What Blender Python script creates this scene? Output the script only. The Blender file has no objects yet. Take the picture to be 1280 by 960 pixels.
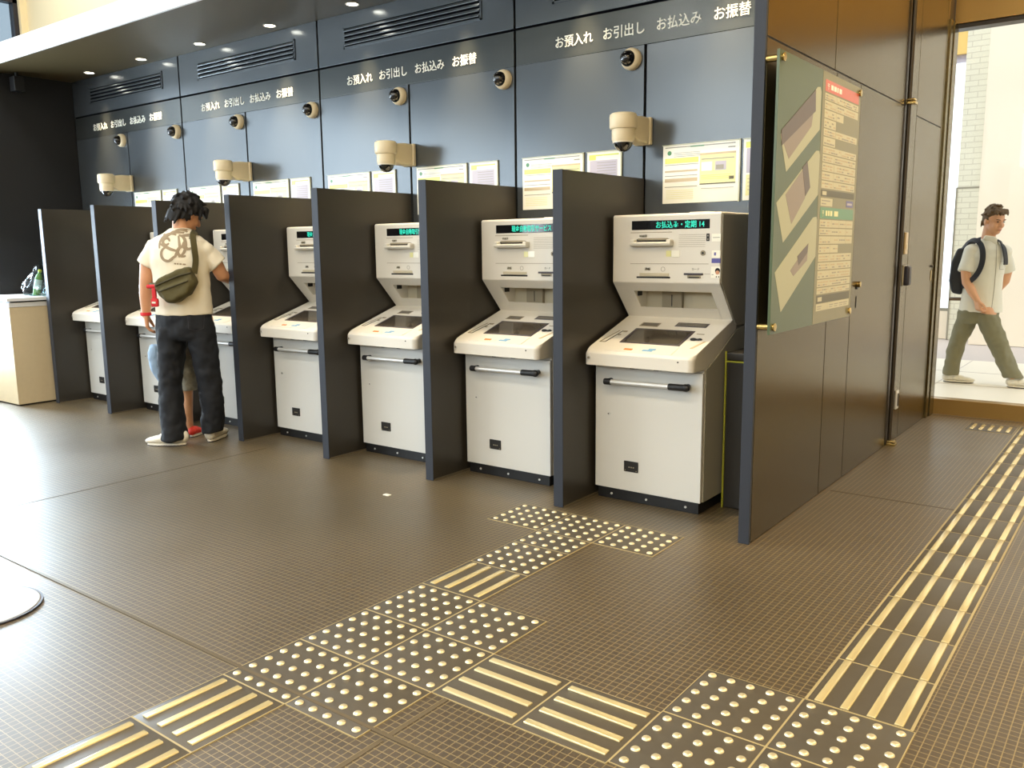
import bpy, bmesh, math, random
from mathutils import Vector, Matrix, Euler
from mathutils.bvhtree import BVHTree
random.seed(7)
scene = bpy.context.scene
COL = scene.collection
PI = math.pi

# ------------------------------------------------------------------ camera, world, light, exposure
cam_d = bpy.data.cameras.new('camera')
cam = bpy.data.objects.new('camera', cam_d); COL.objects.link(cam)
cam_d.sensor_width = 36.0; cam_d.lens = 1069.07 * 36 / 1280
cam_d.clip_start = 0.05; cam_d.clip_end = 200
Rr = (0.79701961, 0.60385217, -0.01105894)
Ru = (-0.0865077, 0.13226463, 0.98743227)
Rf = (-0.59772582, 0.7860462, -0.15765536)
cam.matrix_world = Matrix(((Rr[0], Ru[0], -Rf[0], 2.2278), (Rr[1], Ru[1], -Rf[1], -1.4284),
                           (Rr[2], Ru[2], -Rf[2], 1.3021), (0, 0, 0, 1)))
scene.camera = cam

world = bpy.data.worlds.new('world'); scene.world = world; world.use_nodes = True
bg = world.node_tree.nodes['Background']
bg.inputs[0].default_value = (0.90, 0.95, 1.0, 1); bg.inputs[1].default_value = 1.25

scene.view_settings.view_transform = 'Standard'
scene.view_settings.look = 'None'
scene.view_settings.exposure = 0.5
scene.view_settings.gamma = 1.0
scene.view_settings.use_curve_mapping = False
try:
    scene.cycles.max_bounces = 8; scene.cycles.diffuse_bounces = 4; scene.cycles.glossy_bounces = 4
    scene.cycles.sample_clamp_indirect = 6.0; scene.cycles.caustics_reflective = False; scene.cycles.caustics_refractive = False
except Exception:
    pass


def area(name, loc, direction, sx, sy, power, color, spread=PI):
    l = bpy.data.lights.new(name, 'AREA'); l.shape = 'RECTANGLE'; l.size = sx; l.size_y = sy
    l.energy = power; l.color = color; l.spread = spread
    o = bpy.data.objects.new(name, l); COL.objects.link(o); o.location = loc
    o.rotation_euler = Vector(direction).to_track_quat('-Z', 'Y').to_euler()
    return o


# daylight behind the glass of the left facade and of the facade behind the camera
LEFT_RAD, FRONT_RAD = 46.0, 3.4            # radiance of the sky patches
area('daylight_left', (-6.62, 1.93, 1.02), (1, 0, 0), 0.94, 1.64, LEFT_RAD * PI * 0.94 * 1.64, (0.74, 0.87, 1.0))
area('daylight_left_upper', (-6.62, 1.35, 2.55), (1, 0, 0), 2.1, 1.0, 1.5 * PI * 2.1 * 1.0, (0.74, 0.87, 1.0))
area('daylight_left_far', (-6.62, -2.6, 1.6), (1, 0, 0), 7.4, 2.9, 4.2 * PI * 7.4 * 2.9, (0.80, 0.90, 1.0))
area('daylight_front', (-0.2, -8.6, 3.35), (0, 1, 0), 11.4, 2.0, FRONT_RAD * PI * 11.4 * 2.0, (0.95, 0.98, 1.0))
sun_d = bpy.data.lights.new('sun', 'SUN'); sun_d.energy = 1.0; sun_d.angle = math.radians(20); sun_d.color = (1, 0.95, 0.84)
sun = bpy.data.objects.new('sun', sun_d); COL.objects.link(sun)
sun.rotation_euler = Vector((0.15, 0.62, -0.77)).to_track_quat('-Z', 'Y').to_euler()


# ------------------------------------------------------------------ materials
def lin(c):
    out = []
    for v in c[:3]:
        v = v / 255.0
        out.append(v / 12.92 if v <= 0.04045 else ((v + 0.055) / 1.055) ** 2.4)
    return (*out, 1.0)


MATS = {}


def mat(name, rgb, rough=0.5, metal=0.0, noise=0.0, nscale=8.0, bump=0.0, bscale=200.0, spec=0.5, coat=0.0, emit=None, estr=0.0, rvar=0.0):
    m = bpy.data.materials.new(name); m.use_nodes = True
    nt = m.node_tree; b = nt.nodes['Principled BSDF']
    b.inputs['Base Color'].default_value = lin(rgb); b.inputs['Roughness'].default_value = rough
    b.inputs['Metallic'].default_value = metal; b.inputs['Specular IOR Level'].default_value = spec
    b.inputs['Coat Weight'].default_value = coat; b.inputs['Coat Roughness'].default_value = 0.05
    if emit:
        b.inputs['Emission Color'].default_value = lin(emit); b.inputs['Emission Strength'].default_value = estr
    if noise or bump or rvar:
        tc = nt.nodes.new('ShaderNodeTexCoord')
    if noise or rvar:
        n = nt.nodes.new('ShaderNodeTexNoise'); n.inputs['Scale'].default_value = nscale; n.inputs['Detail'].default_value = 4
        nt.links.new(tc.outputs['Object'], n.inputs['Vector'])
        if noise:
            mx = nt.nodes.new('ShaderNodeMix'); mx.data_type = 'RGBA'
            c = lin(rgb)
            mx.inputs[6].default_value = tuple(max(0, v * (1 - noise)) for v in c[:3]) + (1,)
            mx.inputs[7].default_value = tuple(min(1, v * (1 + noise)) for v in c[:3]) + (1,)
            nt.links.new(n.outputs['Fac'], mx.inputs[0]); nt.links.new(mx.outputs[2], b.inputs['Base Color'])
        if rvar:
            mr = nt.nodes.new('ShaderNodeMapRange'); mr.inputs[1].default_value = 0.3; mr.inputs[2].default_value = 0.7
            mr.inputs[3].default_value = rough - rvar; mr.inputs[4].default_value = rough + rvar
            nt.links.new(n.outputs['Fac'], mr.inputs[0]); nt.links.new(mr.outputs[0], b.inputs['Roughness'])
    if bump:
        n2 = nt.nodes.new('ShaderNodeTexNoise'); n2.inputs['Scale'].default_value = bscale; n2.inputs['Detail'].default_value = 2
        nt.links.new(tc.outputs['Object'], n2.inputs['Vector'])
        bp = nt.nodes.new('ShaderNodeBump'); bp.inputs['Strength'].default_value = bump; bp.inputs['Distance'].default_value = 0.001
        nt.links.new(n2.outputs['Fac'], bp.inputs['Height']); nt.links.new(bp.outputs['Normal'], b.inputs['Normal'])
    MATS[name] = m
    return m


def pane_mat(name, tint, gloss=0.08, rough=0.02):
    m = bpy.data.materials.new(name); m.use_nodes = True; nt = m.node_tree
    nt.nodes.remove(nt.nodes['Principled BSDF']); out = nt.nodes['Material Output']
    t = nt.nodes.new('ShaderNodeBsdfTransparent'); t.inputs[0].default_value = tint
    g = nt.nodes.new('ShaderNodeBsdfGlossy'); g.inputs['Roughness'].default_value = rough
    mx = nt.nodes.new('ShaderNodeMixShader')
    lw = nt.nodes.new('ShaderNodeLayerWeight'); lw.inputs['Blend'].default_value = 0.5
    pw = nt.nodes.new('ShaderNodeMath'); pw.operation = 'POWER'; pw.inputs[1].default_value = 5
    ma = nt.nodes.new('ShaderNodeMath'); ma.operation = 'MULTIPLY_ADD'; ma.inputs[1].default_value = 0.5; ma.inputs[2].default_value = gloss / 4
    nt.links.new(lw.outputs['Facing'], pw.inputs[0]); nt.links.new(pw.outputs[0], ma.inputs[0])
    nt.links.new(ma.outputs[0], mx.inputs[0])
    nt.links.new(t.outputs[0], mx.inputs[1]); nt.links.new(g.outputs[0], mx.inputs[2])
    nt.links.new(mx.outputs[0], out.inputs['Surface'])
    MATS[name] = m
    return m


def floor_mat(name, size, mortar, tile, tile2, grout, rough=0.43, bump=0.25):
    m = bpy.data.materials.new(name); m.use_nodes = True; nt = m.node_tree; b = nt.nodes['Principled BSDF']
    tc = nt.nodes.new('ShaderNodeTexCoord')
    br = nt.nodes.new('ShaderNodeTexBrick'); br.offset = 0.0; br.squash = 1.0
    br.inputs['Scale'].default_value = 1.0; br.inputs['Brick Width'].default_value = size
    br.inputs['Row Height'].default_value = size; br.inputs['Mortar Size'].default_value = mortar
    br.inputs['Mortar Smooth'].default_value = 0.2; br.inputs['Bias'].default_value = 0.0
    br.inputs['Color1'].default_value = lin(tile); br.inputs['Color2'].default_value = lin(tile2)
    br.inputs['Mortar'].default_value = lin(grout)
    nt.links.new(tc.outputs['Object'], br.inputs['Vector'])
    n = nt.nodes.new('ShaderNodeTexNoise'); n.inputs['Scale'].default_value = 1.1; n.inputs['Detail'].default_value = 5
    nt.links.new(tc.outputs['Object'], n.inputs['Vector'])
    mr = nt.nodes.new('ShaderNodeMapRange'); mr.inputs[1].default_value = 0.3; mr.inputs[2].default_value = 0.7
    mr.inputs[3].default_value = rough - 0.07; mr.inputs[4].default_value = rough + 0.08
    nt.links.new(n.outputs['Fac'], mr.inputs[0]); nt.links.new(mr.outputs[0], b.inputs['Roughness'])
    mx = nt.nodes.new('ShaderNodeMix'); mx.data_type = 'RGBA'; mx.blend_type = 'MULTIPLY'; mx.inputs[0].default_value = 0.35
    nt.links.new(br.outputs['Color'], mx.inputs[6]); nt.links.new(n.outputs['Fac'], mx.inputs[7])
    nt.links.new(mx.outputs[2], b.inputs['Base Color']); b.inputs['Specular IOR Level'].default_value = 1.0; b.inputs['Coat Weight'].default_value = 0.5; b.inputs['Coat Roughness'].default_value = 0.5
    bp = nt.nodes.new('ShaderNodeBump'); bp.invert = True; bp.inputs['Strength'].default_value = bump; bp.inputs['Distance'].default_value = 0.0008
    nt.links.new(br.outputs['Fac'], bp.inputs['Height']); nt.links.new(bp.outputs['Normal'], b.inputs['Normal'])
    MATS[name] = m
    return m


def brick_wall_mat(name, c1, c2, mort):
    m = bpy.data.materials.new(name); m.use_nodes = True; nt = m.node_tree; b = nt.nodes['Principled BSDF']
    tc = nt.nodes.new('ShaderNodeTexCoord'); mp = nt.nodes.new('ShaderNodeMapping'); mp.inputs['Rotation'].default_value = (PI / 2, 0, 0)
    br = nt.nodes.new('ShaderNodeTexBrick'); br.inputs['Scale'].default_value = 1; br.inputs['Brick Width'].default_value = 0.2
    br.inputs['Row Height'].default_value = 0.07; br.inputs['Mortar Size'].default_value = 0.005
    br.inputs['Color1'].default_value = lin(c1); br.inputs['Color2'].default_value = lin(c2); br.inputs['Mortar'].default_value = lin(mort)
    nt.links.new(tc.outputs['Object'], mp.inputs[0]); nt.links.new(mp.outputs[0], br.inputs['Vector'])
    nt.links.new(br.outputs['Color'], b.inputs['Base Color']); b.inputs['Roughness'].default_value = 0.5
    MATS[name] = m
    return m


floor_mat('mosaic', 0.025, 0.0014, (80, 66, 46), (73, 60, 42), (152, 134, 90))
mat('joint', (98, 87, 68), 0.45)
mat('slate_panel', (93, 98, 102), 0.21, 0.6, bump=0.12, bscale=350)
mat('slate_band', (80, 83, 82), 0.21, 0.6, bump=0.12, bscale=350)
mat('seam_black', (6, 6, 9), 0.9, spec=0.05)
mat('booth_laminate', (58, 54, 48), 0.38, 0.2, bump=0.15, bscale=260)
mat('booth_edge', (54, 58, 67), 0.55, 0.1, spec=0.3)
mat('bronze_panel', (98, 84, 50), 0.26, 0.85, bump=0.1, bscale=300)
mat('bronze_dark', (50, 42, 30), 0.4, 0.3)
mat('bronze_metal', (158, 126, 70), 0.34, 0.7, rvar=0.06, nscale=3)
mat('soffit_panel', (80, 69, 46), 0.4, 0.25, spec=0.15)
mat('white_fascia', (238, 238, 238), 0.5)
mat('cream_wall', (246, 230, 192), 0.6)
mat('hall_ceiling', (225, 215, 190), 0.8)
mat('end_wall', (15, 15, 17), 0.6)
mat('frame_dark', (50, 48, 56), 0.4, 0.4)
mat('atm_cream', (222, 217, 206), 0.42, noise=0.02, nscale=4)
mat('atm_inner', (196, 186, 160), 0.5)
mat('atm_panel', (216, 216, 212), 0.4)
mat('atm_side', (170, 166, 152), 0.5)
mat('atm_line', (150, 140, 118), 0.6)
mat('rubber_black', (18, 18, 20), 0.45)
mat('dark_slot', (30, 27, 24), 0.6)
mat('bezel', (62, 54, 58), 0.35)
mat('screen_glass', (72, 66, 58), 0.12, 0.0, coat=0.6)
mat('display_glass', (10, 10, 14), 0.12, coat=0.8)
mat('display_teal', (40, 200, 175), 0.5, emit=(40, 215, 185), estr=0.5)
mat('steel', (222, 222, 220), 0.38, 0.5)
mat('brass', (190, 165, 105), 0.25, 0.95)
mat('stud_metal', (238, 226, 190), 0.3, 0.6)
mat('bar_metal', (240, 224, 172), 0.24, 0.5, spec=1.0)
mat('bar_worn', (214, 200, 156), 0.45, 0.4)
mat('tactile_base', (82, 76, 66), 0.45, spec=0.6, noise=0.06, nscale=40)
mat('tactile_edge', (176, 162, 122), 0.5, 0.1)
mat('white_plastic', (232, 222, 202), 0.4)
mat('cam_beige', (222, 206, 172), 0.4)
mat('dome_black', (8, 8, 10), 0.08, coat=0.5)
mat('letter_white', (240, 236, 222), 0.5)
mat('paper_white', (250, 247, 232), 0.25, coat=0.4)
mat('acrylic_edge', (190, 190, 165), 0.15)
mat('print_lime', (224, 230, 96), 0.3, coat=0.4)
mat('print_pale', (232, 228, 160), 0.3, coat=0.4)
mat('print_grey', (150, 146, 132), 0.35, coat=0.3)
mat('print_tan', (196, 176, 140), 0.35, coat=0.3)
mat('print_lilac', (186, 180, 196), 0.35, coat=0.3)
mat('print_green', (74, 134, 84), 0.3, coat=0.3)
mat('print_red', (206, 96, 70), 0.35, coat=0.3)
mat('print_dark', (92, 88, 66), 0.4)
mat('print_violet', (104, 100, 160), 0.35)
mat('print_purple', (84, 82, 150), 0.4)
mat('board_green', (84, 98, 74), 0.3, coat=0.1, spec=0.3)
mat('board_pale', (132, 128, 96), 0.3, coat=0.1, spec=0.3)
mat('board_photo', (174, 176, 150), 0.3, coat=0.1, spec=0.3)
mat('board_photo_ink', (142, 130, 122), 0.3, coat=0.1, spec=0.3)
mat('board_photo_dark', (96, 84, 82), 0.3, coat=0.1, spec=0.3)
mat('board_cell', (198, 194, 168), 0.35, spec=0.3)
mat('board_line', (128, 122, 92), 0.5)
mat('orange', (240, 130, 50), 0.5)
mat('button_blue', (120, 170, 205), 0.5)
mat('counter_beige', (204, 186, 152), 0.5, noise=0.04, nscale=30)
mat('counter_white', (228, 228, 228), 0.3)
mat('plate_steel', (120, 112, 100), 0.42, 0.0, spec=1.0)
mat('bin_black', (40, 36, 30), 0.4, 0.1)
mat('bin_edge', (150, 150, 40), 0.4)
mat('ext_floor', (236, 228, 212), 0.5)
mat('ext_paving', (196, 186, 182), 0.7)
mat('ext_cream', (244, 232, 212), 0.6)
brick_wall_mat('ext_tile', (226, 224, 208), (221, 219, 203), (200, 197, 182))
mat('ext_yellow', (236, 200, 120), 0.6)
mat('ext_window', (225, 238, 250), 0.2, emit=(240, 248, 255), estr=1.2)
mat('lamp_glow', (255, 250, 235), 0.5, emit=(255, 248, 228), estr=14.0)
pane_mat('clear_pane', (0.96, 0.98, 0.98, 1))
pane_mat('shaded_pane', (0.50, 0.56, 0.60, 1))
pane_mat('thin_bag', (0.62, 0.72, 0.74, 1), rough=0.25)
# people
mat('skin', (206, 150, 112), 0.5)
mat('skin_tan', (214, 160, 122), 0.5)
mat('hair_black', (20, 18, 18), 0.6, bump=0.8, bscale=120, spec=0.3)
mat('hair_brown', (98, 78, 54), 0.7, bump=0.8, bscale=120, spec=0.3)
mat('shirt_cream', (232, 222, 200), 0.8, bump=0.2, bscale=120)
mat('shirt_white', (226, 222, 208), 0.8, noise=0.05, nscale=60)
mat('jeans', (15, 19, 27), 0.8, noise=0.25, nscale=9)
mat('olive_cloth', (82, 74, 40), 0.8, noise=0.12, nscale=20)
mat('olive_dark', (58, 52, 28), 0.8)
mat('trouser_olive', (120, 116, 90), 0.8, noise=0.1, nscale=10)
mat('shirt_print', (150, 132, 106), 0.8)
mat('red_cloth', (206, 34, 44), 0.6)
mat('shoe_white', (232, 226, 212), 0.5)
mat('sole_dark', (52, 48, 52), 0.6)
mat('denim_light', (150, 176, 205), 0.8)
mat('shorts_print', (160, 158, 146), 0.8, noise=0.5, nscale=45)
mat('shoe_red', (224, 56, 40), 0.5)
mat('pack_black', (30, 32, 40), 0.6)
mat('book_brown', (112, 92, 74), 0.6)
mat('eye_dark', (30, 24, 22), 0.3)
mat('lip', (176, 108, 92), 0.5)
mat('bottle_green', (120, 160, 70), 0.25)
mat('bottle_label', (226, 232, 222), 0.4)
mat('cap_yellow', (214, 208, 70), 0.4)
M = MATS


# ------------------------------------------------------------------ mesh builder
class MB:
    def __init__(self):
        self.bm = bmesh.new(); self.mats = []; self.bev = False

    def _mi(self, m):
        if m not in self.mats: self.mats.append(m)
        return self.mats.index(m)

    def _merge(self, t, m, bev=0, seg=2, mtx=None, edges=None):
        if bev > 0:
            self.bev = True
            es = edges(t) if edges else [e for e in t.edges if len(e.link_faces) == 2 and e.calc_face_angle(0) > 0.5]
            bmesh.ops.bevel(t, geom=es, offset=bev, segments=seg, profile=0.5, affect='EDGES', clamp_overlap=True)
        if mtx: bmesh.ops.transform(t, matrix=mtx, verts=t.verts)
        mi = self._mi(m)
        vm = {v: self.bm.verts.new(v.co) for v in t.verts}
        for f in t.faces:
            try:
                nf = self.bm.faces.new([vm[v] for v in f.verts]); nf.material_index = mi
            except ValueError:
                pass
        t.free()

    def box(self, x0, x1, y0, y1, z0, z1, m, bev=0, seg=2, mtx=None, edges=None):
        t = bmesh.new()
        bmesh.ops.create_cube(t, size=1)
        for v in t.verts:
            v.co = Vector((x0 + (v.co.x + .5) * (x1 - x0), y0 + (v.co.y + .5) * (y1 - y0), z0 + (v.co.z + .5) * (z1 - z0)))
        self._merge(t, m, bev, seg, mtx, edges); return self

    def prism(self, poly, axis, a, b, m, bev=0, seg=2, mtx=None, edges=None):
        # poly in the two remaining axes, in x,y,z order
        t = bmesh.new()
        def P(p, w):
            return {'x': (w, p[0], p[1]), 'y': (p[0], w, p[1]), 'z': (p[0], p[1], w)}[axis]
        va = [t.verts.new(P(p, a)) for p in poly]; vb = [t.verts.new(P(p, b)) for p in poly]
        n = len(poly)
        t.faces.new(va[::-1]); t.faces.new(vb)
        for i in range(n):
            t.faces.new((va[i], va[(i + 1) % n], vb[(i + 1) % n], vb[i]))
        bmesh.ops.recalc_face_normals(t, faces=t.faces)
        self._merge(t, m, bev, seg, mtx, edges); return self

    def cyl(self, p0, p1, r0, m, r1=None, seg=20, bev=0):
        p0 = Vector(p0); p1 = Vector(p1); d = p1 - p0
        t = bmesh.new()
        bmesh.ops.create_cone(t, cap_ends=True, segments=seg, radius1=r0, radius2=r0 if r1 is None else r1, depth=d.length)
        q = d.to_track_quat('Z', 'Y').to_matrix().to_4x4()
        mt = Matrix.Translation((p0 + p1) / 2) @ q
        self._merge(t, m, bev, 2, mt); return self

    def ell(self, c, r, m, u=20, v=12, mtx=None, cut=None):
        t = bmesh.new(); bmesh.ops.create_uvsphere(t, u_segments=u, v_segments=v, radius=1)
        if cut: bmesh.ops.bisect_plane(t, geom=t.verts[:] + t.edges[:] + t.faces[:], plane_co=cut[0], plane_no=cut[1], clear_outer=True)
        mt = Matrix.Translation(c) @ (mtx or Matrix()) @ Matrix.Diagonal((*r, 1))
        self._merge(t, m, 0, 2, mt); return self

    def lathe(self, prof, m, seg=28, mtx=None):
        t = bmesh.new(); rings = []
        for r, z in prof:
            rings.append([t.verts.new((max(r, 1e-5) * math.cos(2 * PI * i / seg), max(r, 1e-5) * math.sin(2 * PI * i / seg), z)) for i in range(seg)])
        for a, b in zip(rings, rings[1:]):
            for i in range(seg):
                t.faces.new((a[i], a[(i + 1) % seg], b[(i + 1) % seg], b[i]))
        bmesh.ops.remove_doubles(t, verts=t.verts, dist=1e-5)
        bmesh.ops.recalc_face_normals(t, faces=t.faces)
        self._merge(t, m, 0, 2, mtx); return self

    def tube(self, pts, r, m, seg=10, flat=None):
        pts = [Vector(p) for p in pts]; t = bmesh.new(); rings = []
        rs = r if isinstance(r, (list, tuple)) else [r] * len(pts)
        up = Vector((0, 0, 1)); prev = None
        for i, p in enumerate(pts):
            d = (pts[min(i + 1, len(pts) - 1)] - pts[max(i - 1, 0)]).normalized()
            if prev is None:
                a = d.cross(up if abs(d.z) < .9 else Vector((1, 0, 0))).normalized()
            else:
                a = (prev - d * prev.dot(d)).normalized()
            prev = a; b = d.cross(a).normalized()
            f = flat if flat else 1.0
            rings.append([t.verts.new(p + rs[i] * (math.cos(2 * PI * k / seg) * a + f * math.sin(2 * PI * k / seg) * b)) for k in range(seg)])
        for A, B in zip(rings, rings[1:]):
            for k in range(seg):
                t.faces.new((A[k], A[(k + 1) % seg], B[(k + 1) % seg], B[k]))
        t.faces.new(rings[0][::-1]); t.faces.new(rings[-1])
        bmesh.ops.recalc_face_normals(t, faces=t.faces)
        self._merge(t, m); return self

    def build(self, name, parent=None, origin=None, loc=None, sharp=35):
        me = bpy.data.meshes.new(name)
        if origin is not None:
            bmesh.ops.translate(self.bm, vec=-Vector(origin), verts=self.bm.verts)
        self.bm.to_mesh(me); self.bm.free()
        for m in self.mats: me.materials.append(M[m])
        for p in me.polygons: p.use_smooth = True
        me.set_sharp_from_angle(angle=math.radians(sharp))
        o = bpy.data.objects.new(name, me); COL.objects.link(o)
        if self.bev:
            wn = o.modifiers.new('face_normals', 'WEIGHTED_NORMAL'); wn.keep_sharp = True; wn.weight = 90
        if parent: o.parent = parent
        if loc is not None: o.location = loc
        return o


def tag(o, label=None, cat=None, group=None, kind=None):
    if label: o['label'] = label
    if cat: o['category'] = cat
    if group: o['group'] = group
    if kind: o['kind'] = kind
    return o


def empty(name, loc, label=None, cat=None, group=None):
    o = bpy.data.objects.new(name, None); COL.objects.link(o); o.location = loc; o.empty_display_size = 0.1
    return tag(o, label, cat, group)


def children(o): return [c for c in bpy.data.objects if c.parent is o]


def copy_tree(o, parent=None, kids=None):
    if kids is None:
        kids = {}
        for c in bpy.data.objects:
            if c.parent: kids.setdefault(c.parent.name, []).append(c)
    c = o.copy(); COL.objects.link(c)
    if parent: c.parent = parent
    for ch in kids.get(o.name, []): copy_tree(ch, c, kids)
    return c


def struct(mb, name, **k):
    o = mb.build(name, **k); o['kind'] = 'structure'; return o


def text_mesh(s, size, depth=0.0015, bold=0.0, align='LEFT', width=None):
    cu = bpy.data.curves.new('lettering_curve', 'FONT'); cu.body = s; cu.size = size; cu.extrude = depth / 2; cu.offset = bold
    cu.align_x = align
    tmp = bpy.data.objects.new('lettering_tmp', cu); COL.objects.link(tmp)
    dg = bpy.context.evaluated_depsgraph_get(); dg.update()
    me = bpy.data.meshes.new_from_object(tmp.evaluated_get(dg)); me.name = 'lettering'
    bpy.data.objects.remove(tmp); bpy.data.curves.remove(cu)
    if width and len(me.vertices):
        xs = [v.co.x for v in me.vertices]; w = max(xs) - min(xs); x0 = min(xs)
        for v in me.vertices: v.co.x = (v.co.x - x0) * width / w
    return me


def text_obj(s, size, m, loc, rot, parent=None, name='lettering', **k):
    me = text_mesh(s, size, **k); me.materials.clear(); me.materials.append(M[m])
    for p in me.polygons: p.material_index = 0
    o = bpy.data.objects.new(name, me); COL.objects.link(o); o.location = loc; o.rotation_euler = rot
    if parent: o.parent = parent
    return o


# ------------------------------------------------------------------ the setting
XL, XR, YB, YF, ZC = -6.3, 6.0, 2.85, -8.0, 4.6
SEAMS = [-0.100, -0.9775, -1.853, -2.735, -3.617, -4.490, -5.370]
struct(MB().box(XL - .3, XR + .3, YF - .3, 5.69, -.12, 0, 'mosaic'), 'floor')
j = MB()
for y in (0.06, 3.12): j.box(XL, XR, y - .006, y + .006, -.02, .0034, 'joint') if y < 1 else j.box(0.9, XR, y - .006, y + .006, -.02, .0012, 'joint')
for x in (0.66,): j.box(x - .008, x + .008, YF, 0.037, -.02, .0012, 'joint'); j.box(x - .008, x + .008, 0.067, 0.30, -.02, .0012, 'joint')
j.box(-2.45, -2.44, 0.05, 2.0, -.02, .001, 'joint')
struct(j, 'trim_1')

w = MB()
w.box(XL, 0.822, YB + .018, YB + .25, 0, 3.06, 'seam_black')
g = .0085
mods = [XL, -4.490, -2.735, -0.9775, 0.815]
for a, b in zip(mods, mods[1:]):
    w.box(a + g, b - g, YB, YB + .02, 2.585, 2.909, 'slate_panel', .002)
    w.box(a + g, b - g, YB + .001, YB + .02, 2.371, 2.571, 'slate_band', .002)
lows = [XL] + SEAMS[::-1] + [0.815]
for a, b in zip(lows, lows[1:]):
    w.box(a + g, b - g, YB, YB + .02, 0.0, 2.3695, 'slate_panel', .002)
struct(w, 'wall_back')

w = MB(); w.box(XL, 0.822, 2.5, 2.7, 3.06, ZC, 'cream_wall'); struct(w, 'wall_upper')
w = MB(); w.box(XL, 0.822, 2.04, YB + .05, 2.909, 3.06, 'soffit_panel')
struct(w, 'ceiling_soffit')
w = MB(); w.box(XL, 0.822, 2.022, 2.045, 2.905, 3.066, 'white_fascia', .003); struct(w, 'trim_2')
# end wall on the left and the tall window beside it
w = MB(); w.box(XL - .2, XL, 2.03, YB + .1, 0, 2.909, 'end_wall'); w.box(XL - .2, XL, 2.44, 2.8, 2.909, ZC, 'cream_wall')
w.box(XL - .2, XL, YF, 2.03, 0, .25, 'bronze_dark'); w.box(XL - .2, XL, YF, 2.5, 4.35, ZC, 'frame_dark')
struct(w, 'wall_left')
w = MB()
for y in (2.0, 0.0, -2.0, -4.0, -6.0, -7.9): w.box(XL - .12, XL - .04, y - .035, y + .035, .25, 4.35, 'frame_dark')
w.box(XL - .12, XL - .04, YF, 2.44, 3.55, 3.62, 'frame_dark'); w.box(XL - .12, XL - .04, YF, 2.44, .25, .31, 'frame_dark')
w.box(XL - .12, XL - .04, 2.40, 2.45, 2.9, 4.35, 'frame_dark')
w.box(XL - .085, XL - .075, YF, 2.42, .3, 3.12, 'clear_pane'); w.box(XL - .085, XL - .075, YF, 2.42, 3.12, 4.34, 'shaded_pane')
struct(w, 'window_1')
# facade behind the camera
w = MB(); w.box(XL, XR, YF - .2, YF, 0, 2.3, 'bronze_dark'); w.box(XL, XR, YF - .2, YF, 4.4, ZC, 'cream_wall')
struct(w, 'wall_front')
w = MB(); w.box(XL, XR, YF - .12, YF - .11, 2.3, 4.4, 'clear_pane')
for x in (-6.2, -3.2, -.2, 2.8, 5.9): w.box(x - .03, x + .03, YF - .16, YF - .06, 2.3, 4.4, 'frame_dark')
struct(w, 'window_2')
w = MB(); w.box(XR, XR + .2, YF, 5.7, 0, ZC, 'cream_wall'); struct(w, 'wall_right')
w = MB(); w.box(XL - .2, XR + .2, YF - .2, 5.9, ZC, ZC + .15, 'hall_ceiling'); struct(w, 'ceiling')

# the tall bronze wall that carries the notice board
PW = 0.872
w = MB()
w.box(0.822, PW - .006, 2.06, 5.69, 0, ZC, 'bronze_dark')
w.box(0.822, PW, 2.058, 2.075, 0, ZC, 'booth_edge', .002)
gz = .004
def pwp(y0, y1, z0, z1): w.box(PW - .02, PW, y0 + gz, y1 - gz, z0 + gz, z1 - gz, 'bronze_panel', .0015)
pwp(2.075, 3.0, 0, 2.13); pwp(3.0, 3.41, 0, 2.13); pwp(3.41, 4.33, 0, 2.13)
pwp(2.075, 2.96, 2.13, ZC); pwp(2.96, 4.33, 2.13, ZC)
pwp(4.47, 4.66, 0, ZC); pwp(4.66, 5.40, 0, 2.105); pwp(4.66, 5.40, 2.105, ZC)
pwp(5.40, 5.47, 0, ZC)
w.box(PW - .02, PW + .012, 5.47, 5.55, 0, 2.85, 'bronze_panel', .002)
struct(w, 'wall_partition')
w = MB()
w.box(PW - .05, PW + .02, 5.56, 5.69, 0, 2.85, 'bronze_panel', .003)
w.box(PW, XR, 5.64, 5.80, 2.845, ZC, 'bronze_metal', .002)
w.box(PW, XR, 5.66, 5.78, 2.815, 2.85, 'bronze_dark')
w.box(PW - .05, XR, 5.69, 5.80, 0, .12, 'bronze_metal', .003)
for x in (3.2, 5.6): w.box(x - .04, x + .04, 5.69, 5.8, .12, 2.85, 'bronze_metal')
w.box(PW, XR, 5.745, 5.752, .12, 2.83, 'clear_pane')
struct(w, 'window_3')

# outside
struct(MB().box(-6, 12, 5.80, 9.25, -.14, -.005, 'ext_floor'), 'ground')
struct(MB().box(-8, 12, 9.25, 16, -.14, -.006, 'ext_paving'), 'ground_paving')
gj = MB()
for y in (6.45, 7.35, 8.25): gj.box(-6, 12, y - .004, y + .004, -.02, -.003, 'ext_paving')
for k in range(18): gj.box(-6 + k * .9 + .29, -6 + k * .9 + .297, 5.81, 9.25, -.02, -.003, 'ext_paving')
struct(gj, 'trim_3')
w = MB(); w.box(-.06, .5, 11.35, 11.7, 0, 6, 'ext_tile'); w.box(-.07, .5, 11.345, 11.36, 2.0, 2.02, 'print_grey'); w.box(-.075, -.055, 11.34, 11.5, 0, 2.02, 'print_grey'); struct(w, 'wall_tiled')
w = MB(); w.box(.27, 9, 10.9, 11.6, 0, 6, 'ext_cream'); struct(w, 'wall_opposite')
w = MB(); w.box(-.36, -.06, 11.5, 11.55, .42, 3.62, 'ext_window'); w.box(-.4, -.06, 11.45, 11.5, .38, .42, 'print_grey'); w.box(-.4, -.06, 11.45, 11.5, 3.62, 3.72, 'print_lilac'); struct(w, 'window_4')
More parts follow.
